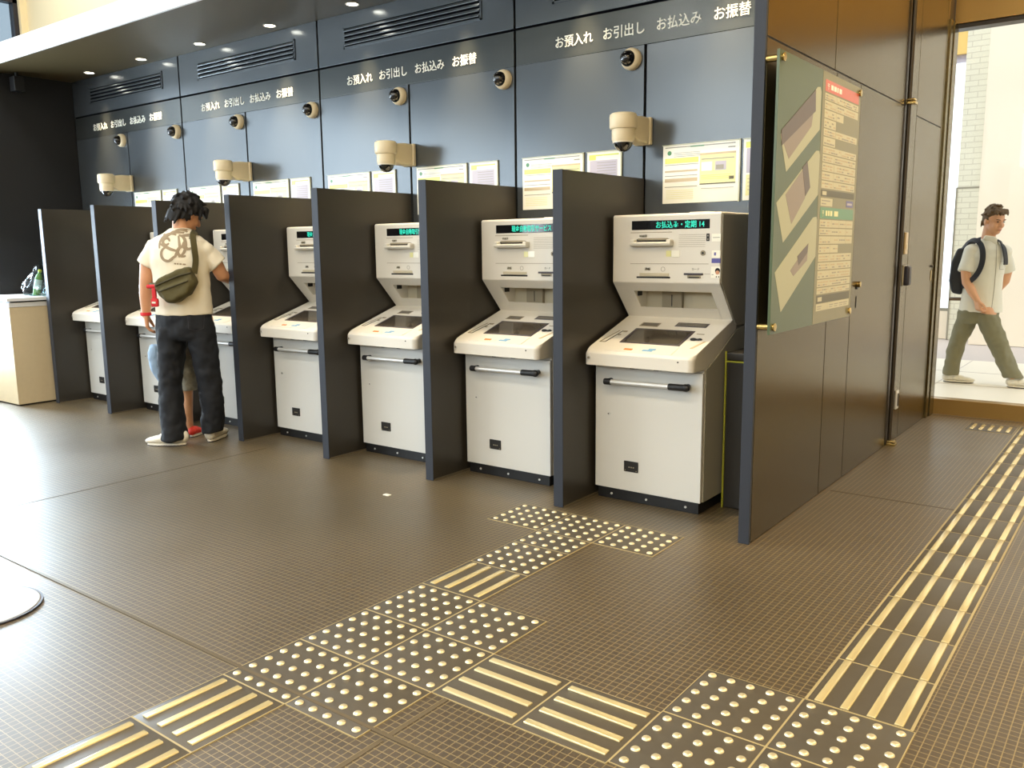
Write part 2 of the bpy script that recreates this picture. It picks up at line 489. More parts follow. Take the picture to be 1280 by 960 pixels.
w = MB(); w.box(-3, -.36, 11.4, 11.7, 0, 6, 'ext_cream'); w.box(-.36, -.06, 11.4, 11.7, 3.72, 6, 'ext_yellow'); w.box(-.36, -.06, 11.45, 11.7, 0, .38, 'ext_cream'); struct(w, 'wall_yellow')


# ------------------------------------------------------------------ downlights in the soffit
LX = [-5.709, -4.836, -3.979, -3.102, -2.229, -1.355, -0.48, 0.395]
dl = empty('downlight', (LX[0], 2.727, 2.909), cat='downlight', group='downlights in the soffit')
MB().lathe([(.036, .012), (.036, -.002), (.046, -.004), (.047, 0), (.047, .01)], 'white_plastic').build('trim_ring', dl)
MB().lathe([(.0, -.001), (.036, -.001), (.036, .004), (0, .004)], 'lamp_glow').build('lamp_lens', dl)
LNAMES = ['round white downlight nearest the dark end wall, above the first air vent', 'round white downlight in soffit, second from the dark end wall',
          'round white downlight third from the dark end wall, left of middle vent', 'round white downlight in soffit above right end of the middle vent',
          'round white downlight at the top edge of the picture above the longest vent', 'round downlight out of view above right end of the longest vent',
          'round downlight out of view above second booth from bronze wall', 'round downlight out of view above the booth beside bronze wall']
for i, x in enumerate(LX):
    o = dl if i == 0 else copy_tree(dl)
    o.location = (x, 2.727, 2.909); o['label'] = LNAMES[i]
    s = bpy.data.lights.new('downlight_beam', 'SPOT'); s.energy = 150; s.color = (1, .78, .46); s.spot_size = math.radians(48); s.spot_blend = 1.0; s.shadow_soft_size = .03
    so = bpy.data.objects.new('downlight_beam', s); COL.objects.link(so); so.location = (x, 2.727, 2.895)
# unseen fill lamps added under the hall ceiling, warm on the right side
for i, (x, y) in enumerate([(-3.5, -1.2), (-0.5, -1.2), (2.6, -1.2), (-3.5, -4.6), (-0.5, -4.6), (2.6, -4.6), (3.2, 2.2), (4.2, 4.2), (-4.6, 0.9), (-1.6, 0.9)]):
    warm = x > 2
    lo = area('fill_lamp', (x, y, ZC - .03), (0, 0, -1), .6, .6, 75 if warm else 32, (1, .74, .40) if warm else (1, .97, .92))

# ------------------------------------------------------------------ sign lettering, vents
ROTW = (PI / 2, 0, 0)
WORDS = ['お預入れ', 'お引出し', 'お払込み', 'お振替']
SN = ['white lettering お預入れ お引出し お払込み お振替 nearest the dark end wall', 'white service lettering second from dark end wall, below the middle vent',
      'white service lettering below the longest vent in full view', 'largest-looking white service lettering, cut off by the bronze wall edge']
for i, x0 in enumerate([-6.245, -4.490, -2.735, -0.9775]):
    s = empty('service_lettering', (x0, YB, 2.43), SN[i], 'sign', 'white service lettering on the wall band')
    for wd, dx, wd_w in zip(WORDS, (.296, .615, .945, 1.268), (.250, .255, .252, .195)):
        text_obj(wd, .070, 'letter_white', (dx, -.001, .004), ROTW, s, 'word', width=wd_w, bold=.0004, depth=.003)
VN = ['slatted air vent in slate wall nearest the dark end wall', 'slatted air vent in slate wall, middle of the row', 'long slatted air vent above the third lettering, beside top edge', 'slatted air vent cut off by the top of the picture']
for i, x0 in enumerate([-6.245, -4.490, -2.735, -0.9775]):
    v = empty('air_vent', (x0 + .275, YB, 2.675), VN[i], 'vent', 'air vents above the booths')
    W_, H_ = 1.235, .145
    fr = MB()
    fr.box(0, W_, -.006, .0, 0, .012, 'slate_panel'); fr.box(0, W_, -.006, 0, H_ - .012, H_, 'slate_panel')
    fr.box(0, .014, -.006, 0, 0, H_, 'slate_panel'); fr.box(W_ - .014, W_, -.006, 0, 0, H_, 'slate_panel')
    fr.build('vent_frame', v)
    MB().box(.012, W_ - .012, -.0025, -.0005, .01, H_ - .01, 'seam_black').build('vent_opening', v)
    for k in range(4):
        z = .020 + k * .030
        MB().prism([(-.010, z), (-.002, z + .016), (-.002, z + .020), (-.010, z + .004)], 'x', .014, W_ - .014, 'slate_panel').cyl((.014, -.0095, z + .003), (W_ - .014, -.0095, z + .003), .0042, 'slate_panel', seg=14).build('slat', v)

# ------------------------------------------------------------------ booth dividers
DX = [-0.1515 - k * 0.8819 for k in range(7)]
DN = ['dark booth divider panel nearest the bronze wall, left of the closest machine', 'dark booth divider second from the bronze wall',
      'dark booth divider third from the bronze wall', 'dark booth divider just right of the man in cream shirt',
      'dark booth divider mostly hidden behind the head of man in cream shirt', 'dark booth divider just left of the man in cream shirt',
      'dark booth divider at the far left end beside beige counter']
for i, x in enumerate(DX):
    d = empty('booth_divider', (x, 2.041, 0), DN[i], 'divider', 'booth dividers between the machines')
    MB().box(.0, .054, .004, YB - 2.041 - .002, 0.003, 1.667, 'booth_laminate', .002).build('panel', d)
    MB().box(-.001, .055, .0, .005, 0.0, 1.668, 'booth_edge', .0015).build('edge_strip', d)
    MB().box(.054, .060, .01, YB - 2.041 - .01, 0.0, .008, 'joint').build('foot_sealant', d)

# ------------------------------------------------------------------ cash machines
OX, OY = 0.2225, 2.32
O = (OX, OY, 0)
x0, x1 = -0.075, 0.52
atm = empty('cash_machine', O)
def part(mb, name, parent=atm): return mb.build(name, parent, origin=O)
prof = [(2.336, .058), (2.336, .72), (2.40, .76), (2.66, .86), (2.84, .90), (2.84, .058)]
part(MB().prism(prof, 'x', x0 + .003, x1 - .003, 'atm_cream', .003), 'cabinet')
k = part(MB().box(x0 + .012, x1 - .012, 2.326, 2.80, 0, .058, 'rubber_black', .003), 'kick_plate')
for bx in (.02, .2225, .44): part(MB().cyl((bx, 2.326, .028), (bx, 2.322, .028), .006, 'steel', seg=10), 'bolt', k)
fp = part(MB().box(x0, x1, 2.316, 2.336, .060, .700, 'atm_panel', .003), 'front_panel')
part(MB().cyl((.004, 2.317, .452), (.004, 2.313, .452), .008, 'steel', seg=12).cyl((.004, 2.3132, .452), (.004, 2.3125, .452), .004, 'dark_slot', seg=8), 'key_lock', fp)
lp = part(MB().box(.098, .180, 2.311, 2.317, .162, .218, 'dark_slot', .003), 'label_plate', fp)
part(MB().box(.126, .134, 2.3105, 2.3112, .184, .190, 'atm_line').box(.138, .146, 2.3105, 2.3112, .184, .190, 'atm_line').box(.150, .158, 2.3105, 2.3112, .184, .190, 'atm_line').box(.104, .108, 2.3105, 2.3112, .168, .172, 'print_tan').box(.168, .174, 2.3105, 2.3112, .168, .172, 'atm_line'), 'label_print', lp)
for a, b in ((.13, .177), (.263, .308)):
    part(MB().box(a, a + .026, 2.305, 2.317, .695, .7075, 'dark_slot', .002).box(a + .030, b, 2.305, 2.317, .697, .706, 'bezel', .002), 'sensor')
hr = part(MB().cyl((.03, 2.268, .627), (.40, 2.268, .631), .0125, 'steel'), 'handrail')
part(MB().cyl((.006, 2.268, .627), (.046, 2.268, .627), .0165, 'rubber_black', bev=.004).cyl((.018, 2.268, .627), (.018, 2.318, .627), .013, 'rubber_black'), 'rail_mount', hr)
part(MB().cyl((.365, 2.268, .630), (.455, 2.268, .632), .0165, 'rubber_black', bev=.004).ell((.455, 2.268, .632), (.022, .017, .019), 'rubber_black').cyl((.445, 2.268, .632), (.445, 2.318, .632), .013, 'rubber_black'), 'rail_mount', hr)
# console: sloping deck
cp = [(2.200, .715), (2.200, .776), (2.212, .789), (2.655, .932), (2.70, .932), (2.70, .88), (2.345, .715)]
def vert_front(t): return [e for e in t.edges if abs(e.verts[0].co.x - e.verts[1].co.x) < 1e-6 and max(v.co.y for v in e.verts) < 2.2125]
con = MB()
t = bmesh.new(); n_ = len(cp)
va = [t.verts.new((x0, *p)) for p in cp]; vb = [t.verts.new((x1, *p)) for p in cp]
t.faces.new(va[::-1]); t.faces.new(vb)
for i in range(n_): t.faces.new((va[i], va[(i + 1) % n_], vb[(i + 1) % n_], vb[i]))
bmesh.ops.recalc_face_normals(t, faces=t.faces)
bmesh.ops.bevel(t, geom=vert_front(t), offset=.030, segments=5, profile=.5, affect='EDGES', clamp_overlap=True)
con._merge(t, 'atm_cream', .004, 2)
deck = part(con, 'console')
ang = math.atan2(.143, .443)
def DK(x, s, h=0):      # s = distance in y along the deck from the front lip
    return (x, 2.212 + (s - 2.212), .789 + (s - 2.212) * math.tan(ang) + h)
def deck_slab(mb, xa, xb, ya, yb, h0, h1, m, bev=.0015, xa2=None, xb2=None):
    xa2 = xa if xa2 is None else xa2; xb2 = xb if xb2 is None else xb2
    t = bmesh.new()
    lo = [t.verts.new(DK(*p, h0)) for p in ((xa, ya), (xb, ya), (xb2, yb), (xa2, yb))]
    hi = [t.verts.new(DK(*p, h1)) for p in ((xa, ya), (xb, ya), (xb2, yb), (xa2, yb))]
    t.faces.new(lo[::-1]); t.faces.new(hi)
    for i in range(4): t.faces.new((lo[i], lo[(i + 1) % 4], hi[(i + 1) % 4], hi[i]))
    bmesh.ops.recalc_face_normals(t, faces=t.faces)
    mb._merge(t, m, bev, 2); return mb
ts = part(deck_slab(MB(), .062, .394, 2.318, 2.492, -.004, .003, 'bezel'), 'touch_screen')
part(deck_slab(MB(), .082, .378, 2.326, 2.478, .0, .0036, 'screen_glass', .0005), 'glass', ts)
part(deck_slab(deck_slab(MB(), .06, .166, 2.523, 2.570, -.003, .002, 'atm_line'), .070, .160, 2.528, 2.562, -.002, .0028, 'screen_glass', .0005), 'small_screen')
part(deck_slab(deck_slab(MB(), .255, .428, 2.540, 2.588, -.003, .002, 'bezel'), .264, .420, 2.545, 2.578, -.002, .0028, 'screen_glass', .0005), 'small_screen')
tray = part(deck_slab(MB(), .035, .400, 2.214, 2.305, -.002, .0035, 'atm_cream', .002, xa2=.060), 'button_tray')
part(deck_slab(MB(), .135, .180, 2.232, 2.246, .003, .0065, 'orange'), 'button', tray)
part(deck_slab(MB(), .200, .222, 2.232, 2.246, .003, .006, 'paper_white'), 'button', tray)
part(deck_slab(deck_slab(MB(), .236, .290, 2.232, 2.246, .003, .006, 'button_blue'), .262, .300, 2.247, 2.262, .003, .006, 'button_blue'), 'button', tray)
cs = deck_slab(MB(), -.052, -.046, 2.315, 2.455, -.001, .0018, 'atm_line', 0, xa2=-.018, xb2=-.012)
deck_slab(cs, -.050, -.018, 2.312, 2.318, -.001, .0018, 'atm_line', 0); deck_slab(cs, -.022, -.016, 2.315, 2.455, -.001, .0015, 'dark_slot', 0, xa2=.004, xb2=.008)
deck_slab(cs, .004, .020, 2.40, 2.412, -.001, .0018, 'atm_line', 0); deck_slab(cs, .012, .034, 2.44, 2.455, -.001, .0018, 'atm_line', 0)
part(cs, 'coin_slot')
ph = MB().ell(DK(.430, 2.394, .004), (.018, .012, .008), 'rubber_black', 12, 8).ell(DK(.462, 2.399, .003), (.012, .009, .006), 'rubber_black', 12, 8)
deck_slab(ph, .43, .462, 2.390, 2.402, 0, .006, 'rubber_black')
part(ph, 'card_guide')
part(deck_slab(deck_slab(MB(), .455, .470, 2.300, 2.385, -.001, .002, 'print_tan', .001, xa2=.488, xb2=.50), .415, .455, 2.46, 2.466, 0, .0016, 'atm_line', 0), 'finger_notch')
part(MB().cyl((-.045, 2.2005, .752), (-.045, 2.1965, .752), .010, 'steel', seg=16).cyl((-.045, 2.197, .752), (-.045, 2.1958, .752), .0065, 'atm_line', seg=12), 'front_lock', deck)
part(MB().cyl((.445, 2.2005, .762), (.445, 2.198, .762), .004, 'dark_slot', seg=8), 'jack', deck)
# upper housing
FZ = [(2.480, 1.122), (2.480, 1.450), (2.488, 1.460), (2.84, 1.460), (2.84, 1.122)]
hs = MB().prism([(2.480, 1.118), (2.480, 1.452), (2.488, 1.460), (2.84, 1.460), (2.84, 1.072), (2.525, 1.072)], 'x', x0, x1, 'atm_cream', .006, 3)
def cheek(a, b): hs.prism([(2.480, 1.120), (2.845, 1.120), (2.845, .90), (2.66, .918), (2.650, .932)], 'x', a, b, 'atm_cream', .003)
cheek(x0, .028); cheek(.458, x1)
# bottom bar of the slope
def SL(s): return (2.480 + .17 * s, 1.120 - .188 * s)
hs.prism([SL(.72), SL(1.0), (2.66, .918), (2.74, .91), (SL(.72)[0] + .02, SL(.72)[1])], 'x', .02, .47, 'atm_cream', .003)
hs.prism([(2.665, 1.08), (2.67, 1.08), (2.67, .90), (2.665, .90)], 'x', .02, .47, 'atm_inner')
up = part(hs, 'upper_housing')
hp = MB()
hp.box(.13, .245, 2.640, 2.664, .97, 1.072, 'atm_line', .003); hp.box(.30, .45, 2.645, 2.664, .97, 1.072, 'atm_inner', .003); hp.box(.186, .190, 2.638, 2.641, .99, 1.05, 'dark_slot')
part(hp, 'note_shutter', up)
part(MB().box(.030, .036, 2.56, 2.60, 1.045, 1.07, 'dark_slot'), 'shutter_clip', up)
sp = [(2.492, 1.124), (2.492, 1.448), (2.84, 1.456), (2.84, .90), (2.70, .90), (2.655, .935)]
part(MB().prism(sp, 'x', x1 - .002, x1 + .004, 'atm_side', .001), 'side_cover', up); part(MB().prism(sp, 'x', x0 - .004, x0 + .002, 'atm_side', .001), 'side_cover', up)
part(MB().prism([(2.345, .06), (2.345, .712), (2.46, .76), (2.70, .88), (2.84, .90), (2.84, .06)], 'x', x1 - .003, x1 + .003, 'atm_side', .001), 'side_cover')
FY = 2.480
ds = part(MB().box(.036, .462, FY - .002, FY + .01, 1.382, 1.428, 'display_glass', .002), 'display')
tr = MB()
tr.prism([(FY + .005, 1.300), (FY - .030, 1.300), (FY - .038, 1.310), (FY - .038, 1.320), (FY - .020, 1.322), (FY + .005, 1.322)], 'x', .043, .270, 'atm_cream', .004, 2)
tr.box(.045, .068, FY - .036, FY + .003, 1.312, 1.334, 'atm_cream', .005); tr.box(.247, .270, FY - .036, FY + .003, 1.312, 1.334, 'atm_cream', .005)
tr.box(.066, .250, FY - .003, FY + .004, 1.318, 1.336, 'dark_slot', .001); tr.box(.074, .242, FY - .006, FY + .004, 1.330, 1.340, 'atm_line', .001)
part(tr, 'slip_tray')
part(MB().box(.066, .256, FY - .001, FY + .006, 1.140, 1.1485, 'dark_slot', .001).box(.085, .25, FY - .005, FY + .004, 1.150, 1.166, 'atm_inner', .002), 'passbook_slot')
part(MB().box(.332, .433, FY - .006, FY + .006, 1.158, 1.168, 'bezel', .002).box(.350, .421, FY - .004, FY + .006, 1.143, 1.158, 'atm_line', .002).box(.358, .414, FY - .006, FY + .006, 1.1445, 1.150, 'dark_slot', .001), 'card_slot')
ln = MB().box(.030, .262, FY - .0012, FY + .002, 1.3675, 1.3705, 'atm_line').box(.030, .460, FY - .0012, FY + .002, 1.2115, 1.2140, 'atm_line').box(.44, .47, FY - .0012, FY + .002, 1.163, 1.165, 'atm_line')
for kx in range(7): ln.box(.300, .440, FY - .001, FY + .002, 1.296 + kx * .0095, 1.2975 + kx * .0095, 'atm_line')
part(ln, 'groove')
part(MB().box(.262, .305, FY - .0015, FY + .002, 1.246, 1.280, 'paper_white', .001).box(.232, .260, FY - .0015, FY + .002, 1.248, 1.278, 'print_pale', .001), 'painted_reflection')  # reflection on the fascia painted as a white and a pale patch
part(MB().cyl((.430, FY + .002, 1.265), (.430, FY - .003, 1.265), .013, 'atm_line', seg=18).cyl((.430, FY - .002, 1.265), (.430, FY - .004, 1.265), .006, 'dark_slot', seg=12), 'lens')
part(MB().box(.446, .462, FY - .002, FY + .002, 1.322, 1.358, 'dark_slot').box(.451, .457, FY - .0025, FY, 1.328, 1.334, 'print_grey').box(.451, .457, FY - .0025, FY, 1.345, 1.351, 'print_grey'), 'sticker')
part(MB().box(.474, .520, FY - .0015, FY + .002, 1.320, 1.356, 'paper_white').box(.48, .515, FY - .002, FY, 1.337, 1.340, 'print_grey'), 'sticker')
part(MB().box(.476, .520, FY - .0015, FY + .002, 1.243, 1.277, 'paper_white').box(.488, .498, FY - .002, FY, 1.253, 1.268, 'print_violet'), 'sticker')
part(MB().box(.476, .521, FY - .0015, FY + .002, 1.217, 1.239, 'print_purple'), 'sticker')
fs = MB().box(.474, .522, FY - .0015, FY + .002, 1.145, 1.200, 'paper_white')
fs.ell((.508, FY - .002, 1.180), (.013, .001, .014), 'hair_black', 12, 8).ell((.508, FY - .003, 1.172), (.010, .001, .010), 'skin', 12, 8).box(.500, .505, FY - .002, FY, 1.147, 1.155, 'print_dark').box(.512, .517, FY - .002, FY, 1.147, 1.155, 'print_dark').box(.478, .488, FY - .002, FY, 1.160, 1.163, 'print_grey')
part(fs, 'sticker')
for s, px_, pz_, sz in (('明細票', .080, 1.346, .015), ('通帳', .112, 1.180, .017), ('カード', .372, 1.182, .014)):
    text_obj(s, sz, 'print_dark', (px_ - OX, FY - .0012 - OY, pz_), ROTW, atm, 'printed_word', depth=.001)
part(MB().lathe([(.010, 0), (.012, 0), (.012, .001), (.010, .001), (.010, 0)], 'print_grey', 14, Matrix.Translation((.216, FY, 1.186)) @ Matrix.Rotation(PI / 2, 4, 'X')), 'printed_mark')
part(MB().box(.32, .42, 2.55, 2.70, 1.46, 1.466, 'atm_cream', .002), 'top_plate')
ATMX = [OX - k * .8819 for k in range(7)]
AN = ['cream cash machine nearest the bronze wall, shown whole', 'cream cash machine second from the bronze wall', 'cream cash machine third from the bronze wall',
      'cream cash machine in the booth just right of man in cream shirt', 'cream cash machine the man in cream shirt is using, mostly behind him',
      'cream cash machine in booth left of man in cream shirt, its lower half in view', 'cream cash machine farthest left beside the beige counter']
atms = []
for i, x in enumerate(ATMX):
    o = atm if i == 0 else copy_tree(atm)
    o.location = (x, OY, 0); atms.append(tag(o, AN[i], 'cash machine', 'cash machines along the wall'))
kids = {}
for c in bpy.data.objects:
    if c.parent: kids.setdefault(c.parent.name, []).append(c)
m1 = text_mesh('お払込み・定期 14', .036, depth=.0008, bold=.0004, width=.26); m1.materials.clear(); m1.materials.append(M['display_teal'])
m2 = text_mesh('現金自動取引サービス', .036, depth=.0008, bold=.0004, width=.27); m2.materials.clear(); m2.materials.append(M['display_teal'])
for i, o in enumerate(atms):
    d = [c for c in kids[o.name] if c.name.startswith('display')][0]
    tx = bpy.data.objects.new('display_text', m1 if i == 0 else m2); COL.objects.link(tx); tx.parent = d
    tx.location = ((.175 if i == 0 else .150) - OX, FY - .003 - OY, 1.392); tx.rotation_euler = ROTW

# ------------------------------------------------------------------ notices on the wall
def notice(xa, xb, za, zb, label, style):
    n = empty('notice_sheet', (xa, YB, za), label, 'notice', 'notices in clear holders above the machines')
    W_, H_ = xb - xa, zb - za
    MB().box(0, W_, -.006, -.001, 0, H_, 'paper_white', .001).build('sheet', n)
    e = MB().box(W_, W_ + .008, -.010, -.001, -.004, H_ + .006, 'acrylic_edge').box(-.003, W_ + .008, -.010, -.001, H_, H_ + .004, 'acrylic_edge')
    e.build('holder_edge', n)
    p = MB()
    def B(a, b, c, d, m, lv=0): p.box(a * W_, b * W_, -.0068 - lv * .0004, -.005, c * H_, d * H_, m)
    if style == 'wide':
        B(.03, .95, .955, .972, 'print_grey'); B(.37, .55, .950, .972, 'print_green', 1)
        p.cyl((.09 * W_, -.005, .87 * H_), (.09 * W_, -.0072, .87 * H_), .012, 'print_green', seg=14)
        for r in range(3): B(.15, .5, .86 - r * .03, .868 - r * .03, 'print_grey')
        B(.86, .95, .89, .91, 'print_grey')
        B(.03, .48, .69, .78, 'print_lime'); B(.03, .48, .66, .67, 'print_grey')
        for z_, h_ in ((.54, .03), (.47, .012), (.37, .06), (.28, .012)): B(.03, .47, z_, z_ + h_, 'print_grey' if h_ < .02 else 'print_tan')
        for r in range(5): B(.05, .42, .08 + r * .035, .088 + r * .035, 'print_pale')
        B(.50, .96, .32, .80, 'print_pale'); B(.50, .96, .80, .83, 'print_tan', 1)
        B(.52, .66, .53, .68, 'paper_white', 1); B(.70, .84, .53, .68, 'print_lilac', 1); B(.71, .81, .545, .62, 'print_grey', 2)
        B(.52, .94, .72, .735, 'print_grey', 1); B(.88, .94, .37, .42, 'print_dark', 1); B(.50, .96, .30, .318, 'print_dark'); B(.52, .94, .23, .238, 'print_grey')
        for r in range(3): B(.52, .9, .45 - r * .03, .457 - r * .03, 'print_lime', 1)
    else:
        B(.06, .94, .93, .955, 'print_lime'); B(.06, .26, .86, .93, 'print_lime', 1)
        B(.08, .9, .45, .85, 'print_lilac'); B(.08, .9, .08, .42, 'print_pale')
        for r in range(6): B(.3, .86, .80 - r * .05, .808 - r * .05, 'print_grey', 1)
        for r in range(4): B(.12, .86, .35 - r * .06, .36 - r * .06, 'print_tan', 1)
    p.build('printing', n)
PN = ['above the machine nearest the bronze wall', 'above the second machine from bronze wall', 'above the third machine from bronze wall', 'above the fourth machine from bronze wall',
      'above the machine behind the man in cream shirt', 'above the booth left of man in cream shirt', 'above the machine farthest left']
base = [-0.1, -.9775, -1.853, -2.735, -3.617, -4.490, -5.370]
for i, b in enumerate(base):
    off = .118 if i == 0 else .055
    notice(b + off, b + off + .430, 1.526, 1.829, 'wide yellow and white notice sheet ' + PN[i], 'wide')
    if i == 0: notice(b + .57, b + .785, 1.526, 1.829, 'sliver of narrow notice sheet beside the bronze wall edge', 'narrow')
    else: notice(b + off + .460, b + off + .68, 1.526, 1.829, 'narrow notice sheet ' + PN[i], 'narrow')

# ------------------------------------------------------------------ dome cameras and bracket cameras
RX = Matrix.Rotation(PI / 2, 4, 'X')
dc = empty('dome_camera', (0, YB, 2.303))
MB().lathe([(.0, 0), (.058, 0), (.058, .020), (.052, .034), (.044, .040), (0, .040)], 'cam_beige', 28, RX).build('base_ring', dc)
dm = MB()
dm.lathe([(.043, .036), (.043, .044), (.038, .060), (.027, .074), (.012, .082), (0, .083)], 'dome_black', 28, RX @ Matrix.Rotation(-.12, 4, 'Y'))
dm.build('dome', dc)
DNM = ['beige ringed dome camera above the machine nearest bronze wall, right of longest seam', 'dome camera on wall second from the bronze wall', 'dome camera on wall third from the bronze wall',
       'dome camera on wall fourth from the bronze wall', 'dome camera on wall fifth from bronze wall, under the middle vent', 'dome camera on wall second from the dark end wall', 'dome camera on wall nearest the dark end wall']
DNM[0] = 'black dome camera with beige ring nearest the bronze wall'
for i, s in enumerate(SEAMS):
    o = dc if i == 0 else copy_tree(dc)
    o.location = (s - .080, YB - .001, 2.303); tag(o, DNM[i], 'camera', 'small dome cameras below the lettering')
pc = empty('bracket_camera', (0, YB, 1.84))
MB().box(-.052, .052, -.030, -.001, .0, .145, 'cam_beige', .008, 3).build('wall_plate', pc)
MB().prism([(-.02, .004), (-.02, .143), (-.10, .143), (-.23, .128), (-.23, .045), (-.17, .020), (-.14, .004)], 'x', -.046, .046, 'cam_beige', .012, 3).build('arm', pc)
MB().lathe([(0, .145), (.060, .145), (.070, .138), (.072, .125), (.072, .072), (.068, .066), (.060, .064), (.060, .012), (.056, .002), (0, .002)], 'cam_beige', 32, Matrix.Translation((0, -.23, 0))).build('body', pc)
dd = MB().lathe([(.050, .004), (.050, -.004), (.046, -.020), (.034, -.038), (.018, -.048), (0, -.051)], 'dome_black', 28, Matrix.Translation((0, -.23, 0)))
dd.build('dome', pc)
MB().lathe([(.0495, .004), (.056, .004), (.056, -.004), (.0505, -.005)], 'white_plastic', 28, Matrix.Translation((0, -.23, 0))).build('collar', pc)
BN = ['cream bracket camera with hanging dome nearest the bronze wall', 'cream bracket camera with hanging dome above third divider from bronze wall', 'cream bracket camera just right of the head of man in cream shirt', 'cream bracket camera nearest the dark end wall']
for i, s in enumerate([SEAMS[0], SEAMS[2], SEAMS[4], SEAMS[6]]):
    o = pc if i == 0 else copy_tree(pc)
    o.location = (s, YB, 1.842); tag(o, BN[i], 'camera', 'bracket cameras between the booths')

# ------------------------------------------------------------------ notice board on the bronze wall
BX = .925
nb = empty('notice_board', (BX, 2.6, .93), 'large glass notice board with green picture side and white price tables', 'notice board')
BO = (BX, 2.6, .93)
def bpart(mb, name, par=nb): return mb.build(name, par, origin=BO)
bpart(MB().box(BX, BX + .012, 2.045, 3.178, .930, 2.068, 'board_green', .001), 'glass_panel')
bpart(MB().box(BX + .0118, BX + .0128, 2.585, 3.176, .932, 2.066, 'board_pale'), 'pale_backing')
for (ya, za) in ((2.075, 2.040), (2.075, .960), (3.150, 2.040), (3.150, .960)):
    bpart(MB().cyl((PW, ya, za), (BX + .018, ya, za), .014, 'brass', seg=16, bev=.002).cyl((BX + .018, ya, za), (BX + .024, ya, za), .018, 'brass', seg=16, bev=.003), 'standoff')
def bpoly(mb, pts, lv, m): mb.prism(pts, 'x', BX + .0115, BX + .0122 + lv * .0005, m); return mb
phs = [([(2.083, 1.742), (2.517, 1.985), (2.555, 1.990), (2.570, 1.970), (2.566, 1.808), (2.162, 1.599)], [(2.083, 1.742), (2.498, 1.967), (2.454, 1.811), (2.187, 1.653)], [(2.09, 1.76), (2.49, 1.97), (2.50, 1.88), (2.10, 1.70)]),
       ([(2.064, 1.470), (2.534, 1.714), (2.575, 1.716), (2.585, 1.700), (2.583, 1.524), (2.156, 1.309)], [(2.165, 1.507), (2.372, 1.626), (2.409, 1.503), (2.249, 1.388)], [(2.36, 1.63), (2.42, 1.66), (2.47, 1.55), (2.41, 1.51)]),
       ([(2.075, 1.187), (2.529, 1.421), (2.575, 1.425), (2.592, 1.405), (2.585, 1.246), (2.161, 1.017)], [(2.257, 1.190), (2.478, 1.305), (2.470, 1.230), (2.300, 1.165)], [(2.34, 1.25), (2.478, 1.305), (2.470, 1.265), (2.36, 1.21)])]
for outer, img, dk in phs:
    pp = bpart(bpoly(MB(), outer, 1, 'board_photo'), 'picture')
    q = bpoly(MB(), img, 2, 'board_photo_ink'); bpoly(q, dk, 3, 'board_photo_dark')
    bpart(q, 'picture_print', pp)
def brect(mb, ya, yb, za, zb, m, lv=2): mb.box(BX + .012, BX + .0126 + lv * .0004, ya, yb, za, zb, m); return mb
TA, TB = 2.622, 3.142
t1 = MB(); brect(t1, TA, TB, 1.983, 2.034, 'print_red'); h1 = bpart(t1, 'red_heading')
text_obj('〒', .036, 'paper_white', (BX + .0140 - BX, 2.645 - 2.6, 1.992 - .93), (PI / 2, 0, PI / 2), nb, 'post_mark', depth=.0006, bold=.0006)
hl = MB()
for a, b_ in ((2.70, 2.735), (2.745, 2.78), (2.79, 2.81), (2.825, 2.86)): brect(hl, a, b_, 1.996, 2.018, 'paper_white', 4)
bpart(hl, 'heading_print')
def table(rows, zs, name):
    p = MB()
    for (za, zb), cells in zip(zs, rows):
        for (ya, yb, m) in cells:
            brect(p, ya, yb, zb + .0025, za - .0025, m, 2)
            n_l = 2 if yb - ya > .15 else 1
            for q in range(n_l):
                yy = ya + .015
                while yy < yb - .03:
                    l_ = random.uniform(.015, .035)
                    zz = zb + (za - zb) * (.62 if q == 0 else .28) if n_l > 1 else (za + zb) / 2
                    if random.random() < .75: brect(p, yy, min(yy + l_, yb - .008), zz - .003, zz + .003, 'print_tan' if random.random() < .6 else 'print_grey', 4)
                    yy += l_ + .008
    bpart(p, name)
C = 'board_cell'
z1 = [1.978, 1.945, 1.906, 1.866, 1.823, 1.787, 1.745, 1.710, 1.672, 1.632, 1.592, 1.554]
full = lambda: [(TA, 2.795, C), (2.797, TB, C)]
rows1 = [full(), full(), [(TA, 2.795, C), (2.797, 2.908, C)], [(TA, 2.795, C)], full(), [(TA, 2.795, C)], [(TA, 2.90, C), (2.902, TB, C)], full(), full(), full(), full()]
table(rows1, list(zip(z1, z1[1:])), 'price_table')
brect_l = MB(); brect(brect_l, TA, TB, 1.520, 1.549, 'print_dark'); brect(brect_l, 2.64, 2.70, 1.526, 1.543, 'board_cell', 4); bpart(brect_l, 'dark_strip')
q = MB(); brect(q, TA, 2.797, 1.476, 1.512, C); brect(q, 2.64, 2.76, 1.498, 1.503, 'print_grey', 4); brect(q, 2.64, 2.70, 1.484, 1.489, 'print_grey', 4); bpart(q, 'small_note')
q = MB(); brect(q, 3.017, 3.13, 1.480, 1.511, 'print_violet'); brect(q, 3.03, 3.11, 1.490, 1.500, 'print_lilac', 4); bpart(q, 'violet_badge')
q = MB(); brect(q, TA, TB, 1.419, 1.470, 'print_green'); bpart(q, 'green_heading')
text_obj('〒', .036, 'print_pale', (BX + .0140 - BX, 2.645 - 2.6, 1.428 - .93), (PI / 2, 0, PI / 2), nb, 'post_mark', depth=.0006, bold=.0006)
hl = MB()
for a, b_ in ((2.70, 2.725), (2.735, 2.76), (2.77, 2.80), (2.83, 2.89)): brect(hl, a, b_, 1.432, 1.456, 'print_pale', 4)
bpart(hl, 'heading_print')
z2 = [1.416, 1.376, 1.340, 1.300, 1.258, 1.218, 1.180, 1.138, 1.100, 1.066]
